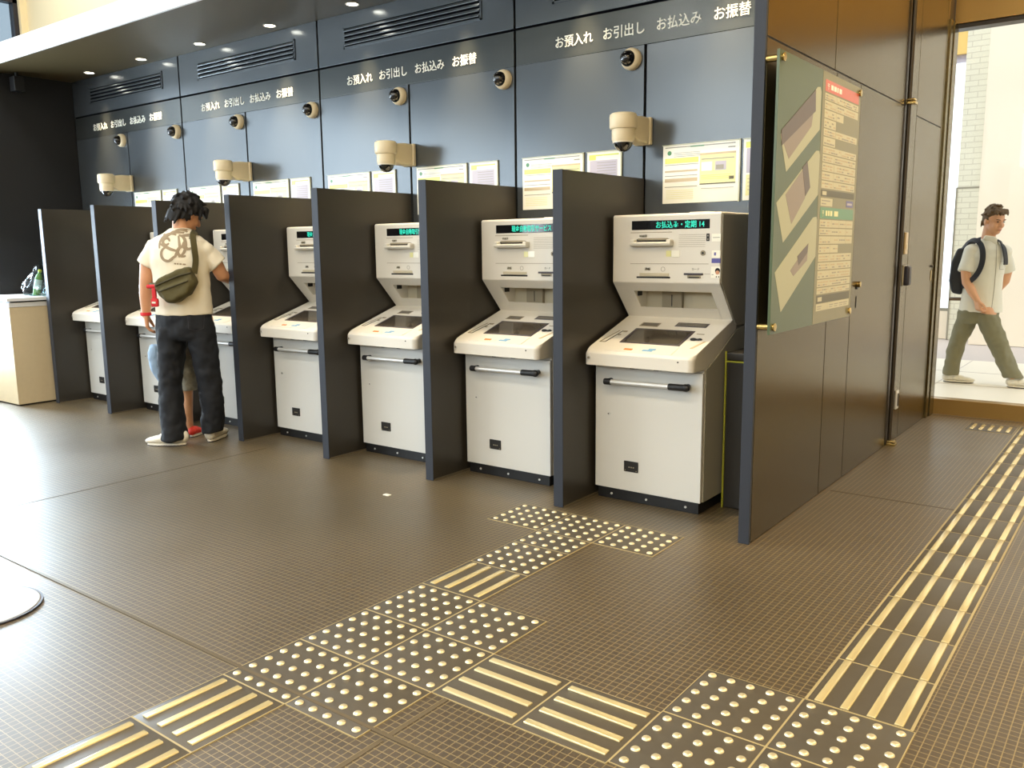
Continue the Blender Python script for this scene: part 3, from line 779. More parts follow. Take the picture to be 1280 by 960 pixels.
r4 = lambda: [(TA, 2.795, C), (2.797, 2.915, C), (2.917, 3.03, C), (3.032, TB, C)]
rows2 = [r4(), r4(), r4(), [(TA, 2.795, C), (2.797, 2.915, C)], full(), full(), full(), full(), full()]
table(rows2, list(zip(z2, z2[1:])), 'price_table')
q = MB(); brect(q, TA, TB, 1.026, 1.062, 'print_dark'); brect(q, 2.64, 2.70, 1.034, 1.054, C, 4); bpart(q, 'dark_strip')
q = MB(); brect(q, TA, 2.795, .990, 1.023, C); brect(q, 2.797, TB, .990, 1.023, C)
for yy in (2.64, 2.82, 2.90, 2.98, 3.05): brect(q, yy, yy + .06, 1.008, 1.012, 'print_grey', 4); brect(q, yy, yy + .05, .998, 1.001, 'print_grey', 4)
bpart(q, 'small_note')

# fittings on the bronze wall
f = empty('door_latch', (PW, 3.515, 1.08), 'small brass knob with black latch slot right of notice board', 'latch')
MB().cyl((0, 0, 0), (.022, 0, 0), .016, 'brass', seg=16, bev=.003).build('knob', f)
MB().box(-.001, .006, -.013, .013, -.028, -.012, 'rubber_black', .002).build('latch_body', f)
MB().box(-.001, .003, -.004, .004, -.13, -.065, 'rubber_black', .001).build('latch_slot', f)
f = empty('door_pivot_rod', (PW, 4.40, 0), 'dark floor to ceiling rod with brass brackets along the bronze wall', 'rod')
MB().cyl((.012, 0, .02), (.012, 0, ZC - .02), .013, 'bronze_dark', seg=14).build('rod', f)
for z in (.0, 2.14): MB().box(-.002, .055, -.03, .03, z, z + .018, 'brass', .004).box(-.002, .05, -.03, .03, z + .022, z + .034, 'brass', .004).build('bracket', f)
f = tag(MB().box(0, .012, -.03, .03, 0, .14, 'print_tan', .003).box(.012, .016, -.01, .01, .03, .07, 'atm_cream', .002).build('switch_plate', loc=(PW, 4.56, 1.23)), 'narrow beige switch plate above grey handset on bronze wall', 'switch')
f = tag(MB().box(0, .045, -.035, .035, 0, .125, 'frame_dark', .014, 3).box(0, .012, -.04, .04, -.004, .13, 'print_grey', .003).build('wall_handset', loc=(PW, 4.56, 1.03)), 'rounded grey handset box on bronze wall beside the rod', 'handset')
f = tag(MB().box(0, .014, -.03, .03, 0, .125, 'steel', .004).box(.013, .018, -.012, .012, .02, .105, 'bronze_dark', .002).build('wall_pull', loc=(PW, 4.56, .215)), 'small steel pull plate low on the bronze wall', 'pull')
f = empty('door_lock', (PW, 5.385, 1.03), 'tiny brass lock plate near the glass front on bronze wall', 'lock')
MB().box(0, .004, -.010, .010, 0, .075, 'brass', .001).build('lock_plate', f)
MB().cyl((0, 0, .105), (.012, 0, .105), .008, 'bronze_dark', seg=12).build('lock_cylinder', f)

# ------------------------------------------------------------------ dark bin beside the nearest machine
bn = empty('waste_bin', (.675, 2.66, 0), 'dark square bin between nearest cash machine and the bronze wall', 'bin')
MB().box(-.125, .125, -.145, .145, 0.0, .735, 'bin_black', .006).build('body', bn)
MB().box(-.13, .13, -.15, .15, .745, .785, 'bin_black', .008).build('lid', bn)
MB().box(-.129, -.120, -.152, -.143, 0.0, .79, 'bin_edge', .001).box(-.129, .125, -.1515, -.146, .736, .744, 'bin_edge').build('edge_trim', bn)

# ------------------------------------------------------------------ counter with the plastic bag
ct = empty('counter', (-5.9, 2.03, 0), 'beige counter with white top at the left edge', 'counter')
CO = (-5.9, 2.03, 0)
MB().box(XL + .03, -5.525, 1.766, 2.45, .012, .845, 'counter_beige', .004).build('body', ct, origin=CO)
MB().box(XL + .05, -5.545, 1.786, 2.44, 0, .014, 'rubber_black').build('plinth', ct, origin=CO)
MB().box(XL + .03, -5.528, 1.768, 2.45, .847, .885, 'counter_white', .003).build('upper_rim', ct, origin=CO)
MB().box(XL + .06, -5.545, 1.785, 2.44, .884, .898, 'rubber_black').build('shadow_gap', ct, origin=CO)
MB().box(XL + .02, -5.505, 1.746, 2.46, .897, .925, 'counter_white', .004).build('counter_top', ct, origin=CO)


# ------------------------------------------------------------------ tactile paving
def tile_base(sx, sy):
    return MB().box(.002, sx - .002, .002, sy - .002, -.01, .0022, 'tactile_base', .001)
def tile_edge(sx, sy, w=.0027, wl=None):
    wl = wl or w
    return MB().box(0, wl, 0, sy, -.01, .0026, 'tactile_edge').box(sx - wl, sx, 0, sy, -.01, .0026, 'tactile_edge').box(0, sx, 0, w, -.01, .0024, 'tactile_edge').box(0, sx, sy - w, sy, -.01, .0024, 'tactile_edge')
stud = MB().lathe([(.0130, 0), (.0126, .0018), (.0100, .0042), (.0064, .0054), (0, .0058)], 'stud_metal', 16).build('stud')
stud_me = stud.data; bpy.data.objects.remove(stud)
def bar_mesh(L, m, axis='y'):
    b = MB().prism([(-.0125, 0), (-.0105, .0050), (.0105, .0050), (.0125, 0)], 'y', 0, L, m, .0012)
    if axis == 'x':
        bmesh.ops.rotate(b.bm, verts=b.bm.verts, cent=(0, 0, 0), matrix=Matrix.Rotation(-PI / 2, 3, 'Z'))
    o = b.build('bar'); me = o.data; bpy.data.objects.remove(o); return me
bar_y, bar_x, bar_xw = bar_mesh(.262, 'bar_metal'), bar_mesh(.262, 'bar_metal', 'x'), bar_mesh(.262, 'bar_worn', 'x')
bar_path = bar_mesh(.296, 'bar_metal'); bar_short = bar_mesh(.20, 'bar_metal')
BASES = {}
def new_tile(x, y, sx, sy, name, label, group, wl=None):
    t = empty(name, (x, y, 0), label, 'tactile tile', group)
    key = (round(sx, 4), round(sy, 4), wl)
    if key not in BASES:
        a = tile_base(sx, sy).build('slab', t); b = tile_edge(sx, sy, wl=wl).build('edge_trim', t); BASES[key] = (a.data, b.data)
    else:
        for nm, me in zip(('slab', 'edge_trim'), BASES[key]):
            o = bpy.data.objects.new(nm, me); COL.objects.link(o); o.parent = t
    return t
def dots(x, y, label, rows=5, sx=.3, sy=.3, group='dotted tactile tiles'):
    t = new_tile(x, y, sx, sy, 'dotted_tactile_tile', label, group)
    for i in range(5):
        for k in range(rows):
            o = bpy.data.objects.new('stud', stud_me); COL.objects.link(o); o.parent = t
            o.location = (sx * (i + .5) / 5, sy * (k + .5) / rows, .0022)
def bars(x, y, label, me, axis='y', sx=.3, sy=.3, L=.262, group='barred tactile tiles', wl=None, n=4):
    t = new_tile(x, y, sx, sy, 'barred_tactile_tile', label, group, wl)
    for i in range(n):
        o = bpy.data.objects.new('bar', me); COL.objects.link(o); o.parent = t
        c = (.13 + .74 * i / (n - 1))
        o.location = (sx * c, (sy - L) / 2, .0022) if axis == 'y' else ((sx - L) / 2, sy * c, .0022)
# big junction of six
for (x, y, l) in ((0, 0, 'dotted tile at the lower left corner of the six tile junction'), (0, .3, 'dotted tile in middle of the left column of six tile junction'), (0, .6, 'dotted tile at upper left of the six tile junction, below short barred tile'),
                  (.3, 0, 'dotted tile at the lowest right corner of the six tile junction'), (.3, .3, 'dotted tile in right column of six tile junction, touching the worn barred tile'), (.3, .6, 'dotted tile at the right tip of the six tile junction')):
    dots(x, y, l)
for k, l in enumerate(('barred tile touching lower left corner of the six tile junction', 'second barred tile down from the six tile junction at lower left', 'barred tile cut off by the bottom left edge of the picture')):
    bars(0, -.3 * (k + 1), l, bar_y)
bars(0, .9, 'short barred tile between the six tile junction and the dotted stem', bar_y)
dots(0, 1.2, 'dotted tile at the foot of the stem leading to nearest machine')
dots(0, 1.5, 'cut dotted tile with three rows just below the T row', rows=3, sy=.182)
dots(-.298, 1.682, 'dotted tile at the left end of the T row by the divider'); dots(0, 1.682, 'dotted tile in the middle of the T row by the machines'); dots(.3, 1.682, 'dotted tile at right end of the T row before nearest machine')
bars(.6, .3, 'worn pale barred tile right of the six tile junction', bar_xw, 'x'); bars(.9, .3, 'bright barred tile left of the lower right dotted junction', bar_x, 'x')
for (x, y, l) in ((1.2, .61, 'dotted tile at the upper left of the lower right junction'), (1.5, .61, 'dotted tile at the end of the long barred path'), (1.2, .31, 'dotted tile lower left of lower right junction, cut by picture bottom'), (1.5, .31, 'dotted tile lower right of lower right junction, cut by picture bottom')):
    dots(x, y, l, sy=.30)
ORD = ['first', 'second', 'third', 'fourth', 'fifth', 'sixth', 'seventh', 'eighth', 'ninth', 'tenth', 'eleventh', 'twelfth', 'thirteenth', 'fourteenth', 'fifteenth']
for k in range(15):
    bars(1.5, .912 + .3055 * k, ORD[k] + ' barred tile of the long path counted from the lower right dotted junction', bar_path, sx=.293, sy=.3055, L=.296, group='barred tiles of the long path', wl=.008)
for k, l in enumerate(('small barred tile beside the path end near the glass front', 'barred tile right of the path end near the glass front')):
    bars((1.19, 1.80)[k], 5.18, l, bar_short, sx=.3, sy=.3, L=.20, n=5)
# round plate and scrap on the floor
rp = empty('floor_plate', (-1.16, -.24, 0), 'round floor plate with dark rim in the glare at left edge', 'floor plate')
MB().lathe([(0, 0), (.20, 0), (.20, .008), (.196, .010), (0, .010)], 'plate_steel', 48).build('plate', rp, sharp=8)
MB().lathe([(.199, 0), (.207, 0), (.207, .008), (.199, .008), (.199, 0)], 'frame_dark', 48).build('rim', rp)
tag(MB().box(-.02, .02, -.012, .012, .0005, .0035, 'paper_white').build('paper_scrap', loc=(-.99, 1.688, 0)), 'tiny white paper scrap on floor below third machine', 'paper')


# ------------------------------------------------------------------ organic shapes
class OG(MB):
    def rc(self, p0, r0, p1, r1, m='skin', caps=True):
        self.cyl(p0, p1, r0, m, r1=r1, seg=18)
        if caps:
            self.ell(p0, (r0, r0, r0), m, 18, 12); self.ell(p1, (r1, r1, r1), m, 18, 12)
        return self
    def chain(self, pts, m='skin'):
        for (p, r), (q, s) in zip(pts, pts[1:]): self.rc(p, r, q, s, m)
        return self
    def loft(self, rings, m='skin', seg=28, pw=1.0):
        t = bmesh.new(); R = []
        for c, rx, ry, *rot in rings:
            a0 = rot[0] if rot else 0
            row = []
            for i in range(seg):
                a = 2 * PI * i / seg; x = rx * math.copysign(abs(math.cos(a)) ** pw, math.cos(a)); y = ry * math.copysign(abs(math.sin(a)) ** pw, math.sin(a))
                row.append(t.verts.new((c[0] + x * math.cos(a0) - y * math.sin(a0), c[1] + x * math.sin(a0) + y * math.cos(a0), c[2])))
            R.append(row)
        for A, B in zip(R, R[1:]):
            for i in range(seg): t.faces.new((A[i], A[(i + 1) % seg], B[(i + 1) % seg], B[i]))
        t.faces.new(R[0][::-1]); t.faces.new(R[-1]); bmesh.ops.recalc_face_normals(t, faces=t.faces)
        self._merge(t, m); return self
    def grow(self, name, parent, m, voxel=.007, smooth=4, wrinkle=0, wscale=.06):
        me = bpy.data.meshes.new('grow_tmp'); self.bm.to_mesh(me); self.bm.free()
        o = bpy.data.objects.new('grow_tmp', me); COL.objects.link(o)
        r = o.modifiers.new('r', 'REMESH'); r.mode = 'VOXEL'; r.voxel_size = voxel; r.use_smooth_shade = True
        if smooth:
            sm = o.modifiers.new('s', 'SMOOTH'); sm.factor = .5; sm.iterations = smooth
        if wrinkle:
            tx = bpy.data.textures.new('folds', 'CLOUDS'); tx.noise_scale = wscale; tx.noise_depth = 1
            dm_ = o.modifiers.new('d', 'DISPLACE'); dm_.texture = tx; dm_.strength = wrinkle; dm_.mid_level = .5
        dg = bpy.context.evaluated_depsgraph_get(); dg.update()
        out = bpy.data.meshes.new_from_object(o.evaluated_get(dg)); out.name = name
        bpy.data.objects.remove(o)
        out.materials.clear(); out.materials.append(M[m])
        for p in out.polygons: p.use_smooth = True; p.material_index = 0
        ob = bpy.data.objects.new(name, out); COL.objects.link(ob)
        if parent: ob.parent = parent
        return ob


def V(*a): return Vector(a)


def head_prims(og, c, R, s=1.0, neck=None):
    T = Matrix.Translation(c) @ R.to_4x4()
    def L(*p): return T @ (Vector(p) * s)
    R4 = R.to_4x4()
    def E(p, r): og.ell(L(*p), tuple(v * s for v in r), 'skin', 24, 16, R4)
    E((0, -.012, .030), (.074, .094, .088)); E((0, .022, -.030), (.061, .066, .082)); E((0, .040, -.078), (.042, .044, .036))
    E((-.030, .058, -.028), (.026, .026, .026)); E((.030, .058, -.028), (.026, .026, .026))
    og.rc(L(0, .082, .008), .009 * s, L(0, .104, -.028), .013 * s); E((-.011, .094, -.032), (.009, .010, .008)); E((.011, .094, -.032), (.009, .010, .008))
    E((0, .086, -.058), (.024, .012, .007)); E((0, .084, -.067), (.020, .012, .008)); E((0, .074, .022), (.050, .018, .012))
    for sx in (-1, 1): E((sx * .076, -.006, -.008), (.010, .020, .031)); E((sx * .074, .002, -.012), (.010, .012, .02))
    if neck: og.rc(L(0, -.025, -.05), .052 * s, neck, .056 * s)
    return L, R4


def hand_prims(og, wrist, d, n, side, curl=.5, s=1.0):
    """wrist point, d = towards the fingers, n = back of the hand, side = towards the thumb"""
    wrist, d, n, side = Vector(wrist), Vector(d).normalized(), Vector(n).normalized(), Vector(side).normalized()
    for q in (-.026, -.009, .009, .026):
        og.rc(wrist + d * .012 * s + side * q * .75 * s, .015 * s, wrist + d * .082 * s + side * q * s, .0125 * s)
    for i, (q, L) in enumerate(((.029, .066), (.010, .074), (-.009, .069), (-.027, .054))):
        p = wrist + d * .084 * s + side * q * s; a = 0.12
        for k, f in enumerate((.46, .32, .24)):
            a += curl * (1.0 + .12 * i) * (.75, 1.0, .7)[k]
            dd = d * math.cos(a) - n * math.sin(a)
            p2 = p + dd * L * f * s
            og.rc(p, (.0098 - .0009 * k) * s, p2, (.0092 - .0009 * k) * s); p = p2
    p = wrist + d * .028 * s + side * .026 * s - n * .006 * s
    p1 = p + (d * .62 + side * .66 - n * .30).normalized() * .036 * s; p2 = p1 + (d * .86 + side * .22 - n * .38).normalized() * .030 * s; p3 = p2 + (d * .9 - n * .42).normalized() * .022 * s
    og.chain([(p, .0155 * s), (p1, .0120 * s), (p2, .0108 * s), (p3, .0088 * s)])


def shoe(parent, heel, toe, L=.27, w=.048, h=.075, m='shoe_white', name='shoe', lift=0.0):
    heel, toe = Vector(heel), Vector(toe); d = (toe - heel); d.z = 0; d.normalize(); sd = Vector((d.y, -d.x, 0))
    og = OG()
    for f, rw, rh in ((.08, .78, .95), (.22, .85, 1.05), (.38, .85, .98), (.55, .95, .72), (.72, 1.0, .55), (.86, .85, .44), (.94, .62, .36)):
        c = heel + d * L * f
        og.ell((c.x, c.y, h * rh * .5 + .012), (w * rw, w * rw, h * rh * .5), m, 18, 12)
    u = og.grow(name, parent, m, .006, 4)
    t = bmesh.new(); ring = []
    for i in range(28):
        a = 2 * PI * i / 28; f = .5 + .5 * math.cos(a) * 1.0; ww = w * (1.02 if f > .5 else .86) * math.sin(a)
        ring.append(heel + d * (L * (f * 1.0)) + sd * ww)
    so = MB(); so.prism([(p.x, p.y) for p in ring], 'z', .001, .018, 'shoe_white', .003); so.prism([(p.x, p.y) for p in ring], 'z', 0, .006, 'sole_dark')
    t.free()
    so.build('sole', u)
    return u


def ribbon(bvh, pts, w, m, name, parent, dirv=(0, 1, 0), lift=.002):
    """flat strokes laid on a surface: pts are (u,z) polylines cast along dirv"""
    b = bmesh.new(); dv = Vector(dirv)
    def hit(u, z):
        h = bvh.ray_cast(Vector((u, -1.0, z)), dv)
        return (h[0] - dv * lift) if h[0] else None
    for poly in pts:
        P = []
        for (a, b_) in zip(poly, poly[1:]):
            n = max(2, int(math.dist(a, b_) / .006))
            P += [(a[0] + (b_[0] - a[0]) * i / n, a[1] + (b_[1] - a[1]) * i / n) for i in range(n)]
        P.append(poly[-1]); prev = None
        for i, p in enumerate(P):
            q0, q1 = P[max(i - 1, 0)], P[min(i + 1, len(P) - 1)]
            tx, tz = q1[0] - q0[0], q1[1] - q0[1]; l = math.hypot(tx, tz) or 1
            ww = w * (.55 + .45 * math.sin(PI * (i + .5) / len(P)))
            A = hit(p[0] - tz / l * ww / 2, p[1] + tx / l * ww / 2); B = hit(p[0] + tz / l * ww / 2, p[1] - tx / l * ww / 2)
            if A is None or B is None: prev = None; continue
            cur = (b.verts.new(A), b.verts.new(B))
            if prev: b.faces.new((prev[0], prev[1], cur[1], cur[0]))
            prev = cur
    me = bpy.data.meshes.new(name); b.to_mesh(me); b.free(); me.materials.append(M[m])
    o = bpy.data.objects.new(name, me); COL.objects.link(o); o.parent = parent
    return o


def bvh_of(o): return BVHTree.FromPolygons([v.co.copy() for v in o.data.vertices], [tuple(p.vertices) for p in o.data.polygons])


def band(mb, pts, w, t, m, centre=(0, 0)):
    # flat strap: outward direction points away from the body axis
    P = [Vector(p) for p in pts]; Q = []
    for i in range(len(P) - 1):
        p0, p1, p2, p3 = P[max(i - 1, 0)], P[i], P[i + 1], P[min(i + 2, len(P) - 1)]
        for k in range(6):
            u = k / 6
            Q.append(.5 * ((2 * p1) + (p2 - p0) * u + (2 * p0 - 5 * p1 + 4 * p2 - p3) * u * u + (3 * p1 - p0 - 3 * p2 + p3) * u ** 3))
    Q.append(P[-1]); b = bmesh.new(); rows = []
    for i, q in enumerate(Q):
        d = (Q[min(i + 1, len(Q) - 1)] - Q[max(i - 1, 0)]).normalized()
        o = Vector((q.x - centre[0], q.y - centre[1], .10 if q.z > 1.30 else 0)); o = (o - d * o.dot(d)).normalized(); sd = d.cross(o)
        rows.append([b.verts.new(q + sd * x * w / 2 + o * y * t) for x, y in ((-1, 0), (1, 0), (1, 1), (-1, 1))])
    for A, B in zip(rows, rows[1:]):
        for k in range(4): b.faces.new((A[k], A[(k + 1) % 4], B[(k + 1) % 4], B[k]))
    b.faces.new(rows[0][::-1]); b.faces.new(rows[-1]); bmesh.ops.recalc_face_normals(b, faces=b.faces)
    mb._merge(b, m); return mb


def arc(cx, cz, r, a0, a1, n=14, ry=None):
    ry = ry or r
    return [(cx + r * math.cos(math.radians(a0 + (a1 - a0) * i / n)), cz + ry * math.sin(math.radians(a0 + (a1 - a0) * i / n))) for i in range(n + 1)]


# ------------------------------------------------------------------ the man at the machine (seen from behind)
TH = math.radians(37.15)
man = empty('person', (-2.95, 1.80, 0), 'person in cream t-shirt and dark jeans standing at a cash machine, seen from behind', 'person')
man.rotation_euler = (0, 0, TH)
Rh = (Euler((0, 0, math.radians(-44))).to_matrix() @ Euler((math.radians(-30), math.radians(6), 0)).to_matrix())
hc = V(.040, .045, 1.545)
b = OG()
LH, R4 = head_prims(b, hc, Rh, 1.0, V(.005, .0, 1.40))
b.loft([((-.01, 0, .84), .15, .10), ((-.01, 0, 1.0), .155, .10), ((-.015, 0, 1.2), .165, .105), ((-.018, 0, 1.34), .16, .09), ((-.01, 0, 1.40), .08, .06)])
b.chain([(V(-.15, 0, 1.315), .050), (V(-.226, -.005, 1.225), .048), (V(-.240, -.012, 1.125), .044), (V(-.258, .000, 1.01), .041), (V(-.268, .005, .885), .027)])
hand_prims(b, V(-.268, .005, .892), V(-.01, .10, -1), V(-.9, -.45, 0), V(-.35, .93, .1), .42)
b.chain([(V(.115, .02, 1.305), .050), (V(.203, .045, 1.22), .048), (V(.228, .082, 1.140), .042), (V(.262, .20, 1.105), .037), (V(.280, .32, 1.125), .026)])
hand_prims(b, V(.280, .315, 1.125), V(.1, 1, .05), V(.2, 0, 1), V(-1, .1, .1), .3)
b.chain([(V(-.10, 0, .84), .085), (V(-.138, 0, .42), .052), (V(-.128, -.01, .07), .036)])
b.chain([(V(.085, .02, .84), .085), (V(.111, .05, .425), .052), (V(.09, .09, .08), .036)])
body = b.grow('body', man, 'skin', .0055, 3)
for sx in (-1, 1): OG().ell(LH(sx * .030, .0805, .006), (.011, .008, .006), 'eye_dark', 12, 8, R4).build('eye', man)
h = OG(); rng = random.Random(3)
h.ell(LH(0, -.020, .045), (.084, .100, .088), 'hair_black', 24, 16, R4); h.ell(LH(0, -.055, -.005), (.074, .062, .075), 'hair_black', 20, 14, R4)
for k in range(95):
    a = rng.uniform(-PI, PI); e = rng.uniform(-.55, 1.45)
    d = V(math.cos(e) * math.sin(a), -math.cos(e) * math.cos(a), math.sin(e))
    if d.y > .45 and d.z < .45: continue
    if d.y > .1 and d.z < -.1: continue
    p = V(0, -.022, .040) + V(d.x * .080, d.y * .096, d.z * .085)
    tip = p + d * rng.uniform(.006, .020) + V(rng.uniform(-.02, .02), rng.uniform(-.015, .02), -.028 * (1.0 - max(0, d.z)))
    h.rc(LH(*p), .016, LH(*tip), .006)
for k in range(46):
    a = rng.uniform(1.2, 2 * PI - 1.2); d = V(math.sin(a), math.cos(a), 0); z = -.02 if abs(a - PI) > .9 else -.075
    p = V(d.x * .075, -.02 + d.y * .088, z + .035); h.rc(LH(*p), .014, LH(p.x * 1.0, p.y * .98, z + rng.uniform(-.042, .004)), .006)
for (a_, b_) in (((.060, .070, .075), (.066, .098, .030)), ((.045, .082, .080), (.040, .108, .032)), ((-.01, .09, .085), (.012, .112, .04)), ((.072, .040, .05), (.082, .052, -.005)), ((-.04, .08, .08), (-.045, .10, .035))):
    h.rc(LH(*a_), .018, LH(*b_), .007)
h.grow('hair', man, 'hair_black', .006, 1)
sh = OG()
sh.loft([((-.010, 0, .885), .190, .130), ((-.010, 0, .94), .187, .130), ((-.010, -.002, 1.05), .181, .128), ((-.012, -.004, 1.15), .184, .130), ((-.016, -.006, 1.25), .192, .132),
         ((-.018, -.004, 1.32), .196, .120), ((-.018, .002, 1.368), .182, .102), ((-.014, .006, 1.402), .140, .088), ((-.008, .010, 1.428), .090, .074), ((.000, .012, 1.452), .064, .066)], 'shirt_cream')
sh.cyl(V(-.150, 0, 1.345), V(-.232, -.006, 1.212), .066, 'shirt_cream', r1=.068); sh.ell(V(-.172, 0, 1.312), (.070, .068, .068), 'shirt_cream')
sh.cyl(V(.115, .015, 1.325), V(.222, .050, 1.208), .066, 'shirt_cream', r1=.066); sh.ell(V(.142, .012, 1.300), (.070, .068, .066), 'shirt_cream')
shirt = sh.grow('t_shirt', man, 'shirt_cream', .007, 5, .012, .09)
bv = bvh_of(shirt)
strokes = [arc(.030, 1.395, .060, 150, -20, 12, .045), arc(-.030, 1.345, .070, 60, 200, 12), [(-.095, 1.35), (-.02, 1.315), (.03, 1.30)], [(-.100, 1.365), (-.02, 1.425), (.05, 1.42)],
           arc(-.040, 1.285, .045, 90, 330, 16), arc(.020, 1.335, .050, -80, 90, 12, .07), arc(.055, 1.300, .032, 20, 300, 14), [(.02, 1.40), (.035, 1.33), (.01, 1.27), (-.03, 1.245)],
           arc(-.055, 1.365, .022, 0, 330, 14), [(.03, 1.40), (.08, 1.405), (.115, 1.385)], arc(.085, 1.345, .030, 120, 330, 10), [(-.085, 1.415), (-.05, 1.385)]]
ribbon(bv, strokes, .019, 'shirt_print', 'shirt_print', man)
ribbon(bv, [[(.000, 1.224), (.012, 1.222)], [(.017, 1.222), (.027, 1.221)], [(.032, 1.221), (.046, 1.219)], [(.051, 1.218), (.070, 1.217)]], .010, 'shirt_print', 'shirt_lettering', man)
jn = OG()
jn.loft([((-.010, 0, .935), .172, .118), ((-.010, 0, .88), .182, .124), ((-.010, 0, .80), .188, .130), ((-.010, .004, .745), .182, .122), ((-.012, .006, .715), .168, .105)], 'jeans')
jn.loft([((-.105, 0, .80), .094, .118), ((-.112, 0, .66), .092, .108), ((-.128, .0, .52), .082, .092), ((-.138, -.002, .42), .076, .086), ((-.138, -.012, .30), .076, .088), ((-.132, -.018, .16), .080, .094), ((-.128, -.020, .055), .086, .100), ((-.128, -.02, .040), .084, .098)], 'jeans')
jn.loft([((.085, .012, .80), .094, .118), ((.094, .022, .66), .092, .108), ((.106, .038, .52), .084, .094), ((.113, .05, .42), .079, .088), ((.114, .065, .30), .077, .088), ((.102, .084, .16), .076, .092), ((.092, .092, .085), .074, .094), ((.090, .092, .07), .072, .092)], 'jeans')
jeans = jn.grow('jeans', man, 'jeans', .008, 4, .020, .07)
bj = bvh_of(jeans)
ribbon(bj, [[(.055, .885), (.058, .80), (.10, .785), (.142, .80), (.145, .885)]], .004, 'denim_light' if False else 'frame_dark', 'pocket_stitching', man)
shoe(man, V(-.050, -.022, 0), V(-.315, -.002, 0), .272, .050, .100)
shoe(man, V(.080, .050, 0), V(.092, .22, 0), .268, .050, .100)
tag(MB().lathe([(.031, 0), (.035, .002), (.035, .020), (.031, .022), (.030, .011), (.031, 0)], 'red_cloth', 22, Matrix.Translation((-2.95, 1.80, 0)) @ Matrix.Rotation(TH, 4, 'Z') @ Matrix.Translation((-.2685, .005, .880))).build('wristband'), 'red wristband on left wrist of man in cream shirt', 'wristband')

# sling bag on his back
bag = empty('sling_bag', (-2.95, 1.80, 0), 'olive sling bag across the back of man in cream shirt', 'bag'); bag.rotation_euler = (0, 0, TH)
og = OG()
og.prism([(-.118, 1.095), (-.085, 1.135), (.085, 1.205), (.120, 1.195), (.150, 1.100), (.108, 1.030), (.020, .975), (-.040, .972), (-.095, 1.025)], 'y', -.205, -.125, 'olive_cloth', .012)
og.prism([(-.085, 1.06), (.11, 1.13), (.135, 1.095), (.10, 1.035), (.015, .985), (-.04, .985)], 'y', -.225, -.17, 'olive_cloth', .012)
pouch = og.grow('pouch', bag, 'olive_cloth', .007, 5, .012, .05)
MB().tube([(-.105, -.205, 1.085), (-.03, -.214, 1.115), (.06, -.214, 1.150), (.128, -.205, 1.165)], .005, 'olive_dark').build('zip', bag)
MB().tube([(-.085, -.222, 1.045), (.0, -.231, 1.075), (.115, -.226, 1.115)], .004, 'olive_dark').build('pocket_zip', bag)
st = band(MB(), [(.128, -.152, 1.160), (.140, -.142, 1.24), (.136, -.140, 1.32), (.122, -.112, 1.395), (.108, -.040, 1.420), (.10, .03, 1.412), (.085, .10, 1.36), (.0, .138, 1.22), (-.12, .128, 1.12), (-.195, .06, 1.085), (-.205, -.03, 1.075), (-.17, -.11, 1.08), (-.105, -.155, 1.085)], .040, .006, 'olive_cloth', (-.015, 0)).build('strap', bag)
rt = MB().box(-.172, -.108, -.190, -.160, 1.068, 1.092, 'red_cloth', .008).box(-.138, -.112, -.19, -.168, 1.00, 1.07, 'red_cloth', .006).box(-.148, -.100, -.196, -.166, .950, 1.004, 'red_cloth', .010)
rt.build('red_tag', bag)
MB().box(-.138, -.114, -.1975, -.195, .972, .984, 'shoe_white').build('tag_print', bag)

# ------------------------------------------------------------------ the child in front of him
kid = empty('person', (-2.95, 1.80, 0), 'child in grey printed shorts and red shoes, mostly hidden in front of the man', 'person'); kid.rotation_euler = (0, 0, TH)
b = OG()
Rk = Euler((math.radians(-8), 0, math.radians(8))).to_matrix()
LK, RK4 = head_prims(b, V(-.085, .27, .885), Rk, .88, V(-.125, .26, .76))
b.loft([((-.165, .26, .50), .085, .065), ((-.155, .26, .62), .088, .066), ((-.135, .26, .74), .085, .055), ((-.125, .26, .775), .05, .04)])
b.chain([(V(-.215, .26, .735), .030), (V(-.255, .25, .62), .024), (V(-.265, .30, .53), .018)]); hand_prims(b, V(-.265, .30, .535), V(0, .3, -1), V(-1, 0, 0), V(0, 1, .2), .4, .6)
b.chain([(V(-.05, .26, .735), .030), (V(-.02, .27, .62), .024), (V(-.02, .33, .54), .018)]); hand_prims(b, V(-.02, .33, .545), V(0, .3, -1), V(1, 0, 0), V(0, 1, .2), .4, .6)
for x in (-.215, -.128): b.chain([(V(x, .26, .48), .052), (V(x, .26, .28), .036), (V(x - .004, .25, .17), .035), (V(x, .26, .05), .024)])
b.grow('body', kid, 'skin_tan', .006, 3)
h = OG().ell(LK(0, -.020, .045), (.075, .090, .080), 'hair_black', 20, 14, RK4); h.ell(LK(0, -.05, -.01), (.062, .05, .07), 'hair_black', 16, 12, RK4); h.grow('hair', kid, 'hair_black', .008, 2)
s_ = OG().loft([((-.170, .26, .585), .108, .085), ((-.170, .26, .50), .112, .09), ((-.172, .26, .44), .112, .09)], 'shorts_print')
for x in (-.218, -.118): s_.loft([((x, .26, .50), .062, .075), ((x, .26, .335), .066, .072)], 'shorts_print')
s_.grow('printed_shorts', kid, 'shorts_print', .008, 3, .01, .05)
OG().loft([((-.165, .26, .55), .108, .085), ((-.155, .26, .66), .100, .078), ((-.135, .26, .75), .090, .062), ((-.125, .26, .785), .052, .045)], 'shorts_print').rc(V(-.21, .26, .735), .042, V(-.245, .255, .65), .042, 'shorts_print').rc(V(-.055, .26, .735), .042, V(-.03, .265, .66), .042, 'shorts_print').grow('printed_top', kid, 'shorts_print', .008, 3, .008, .05)
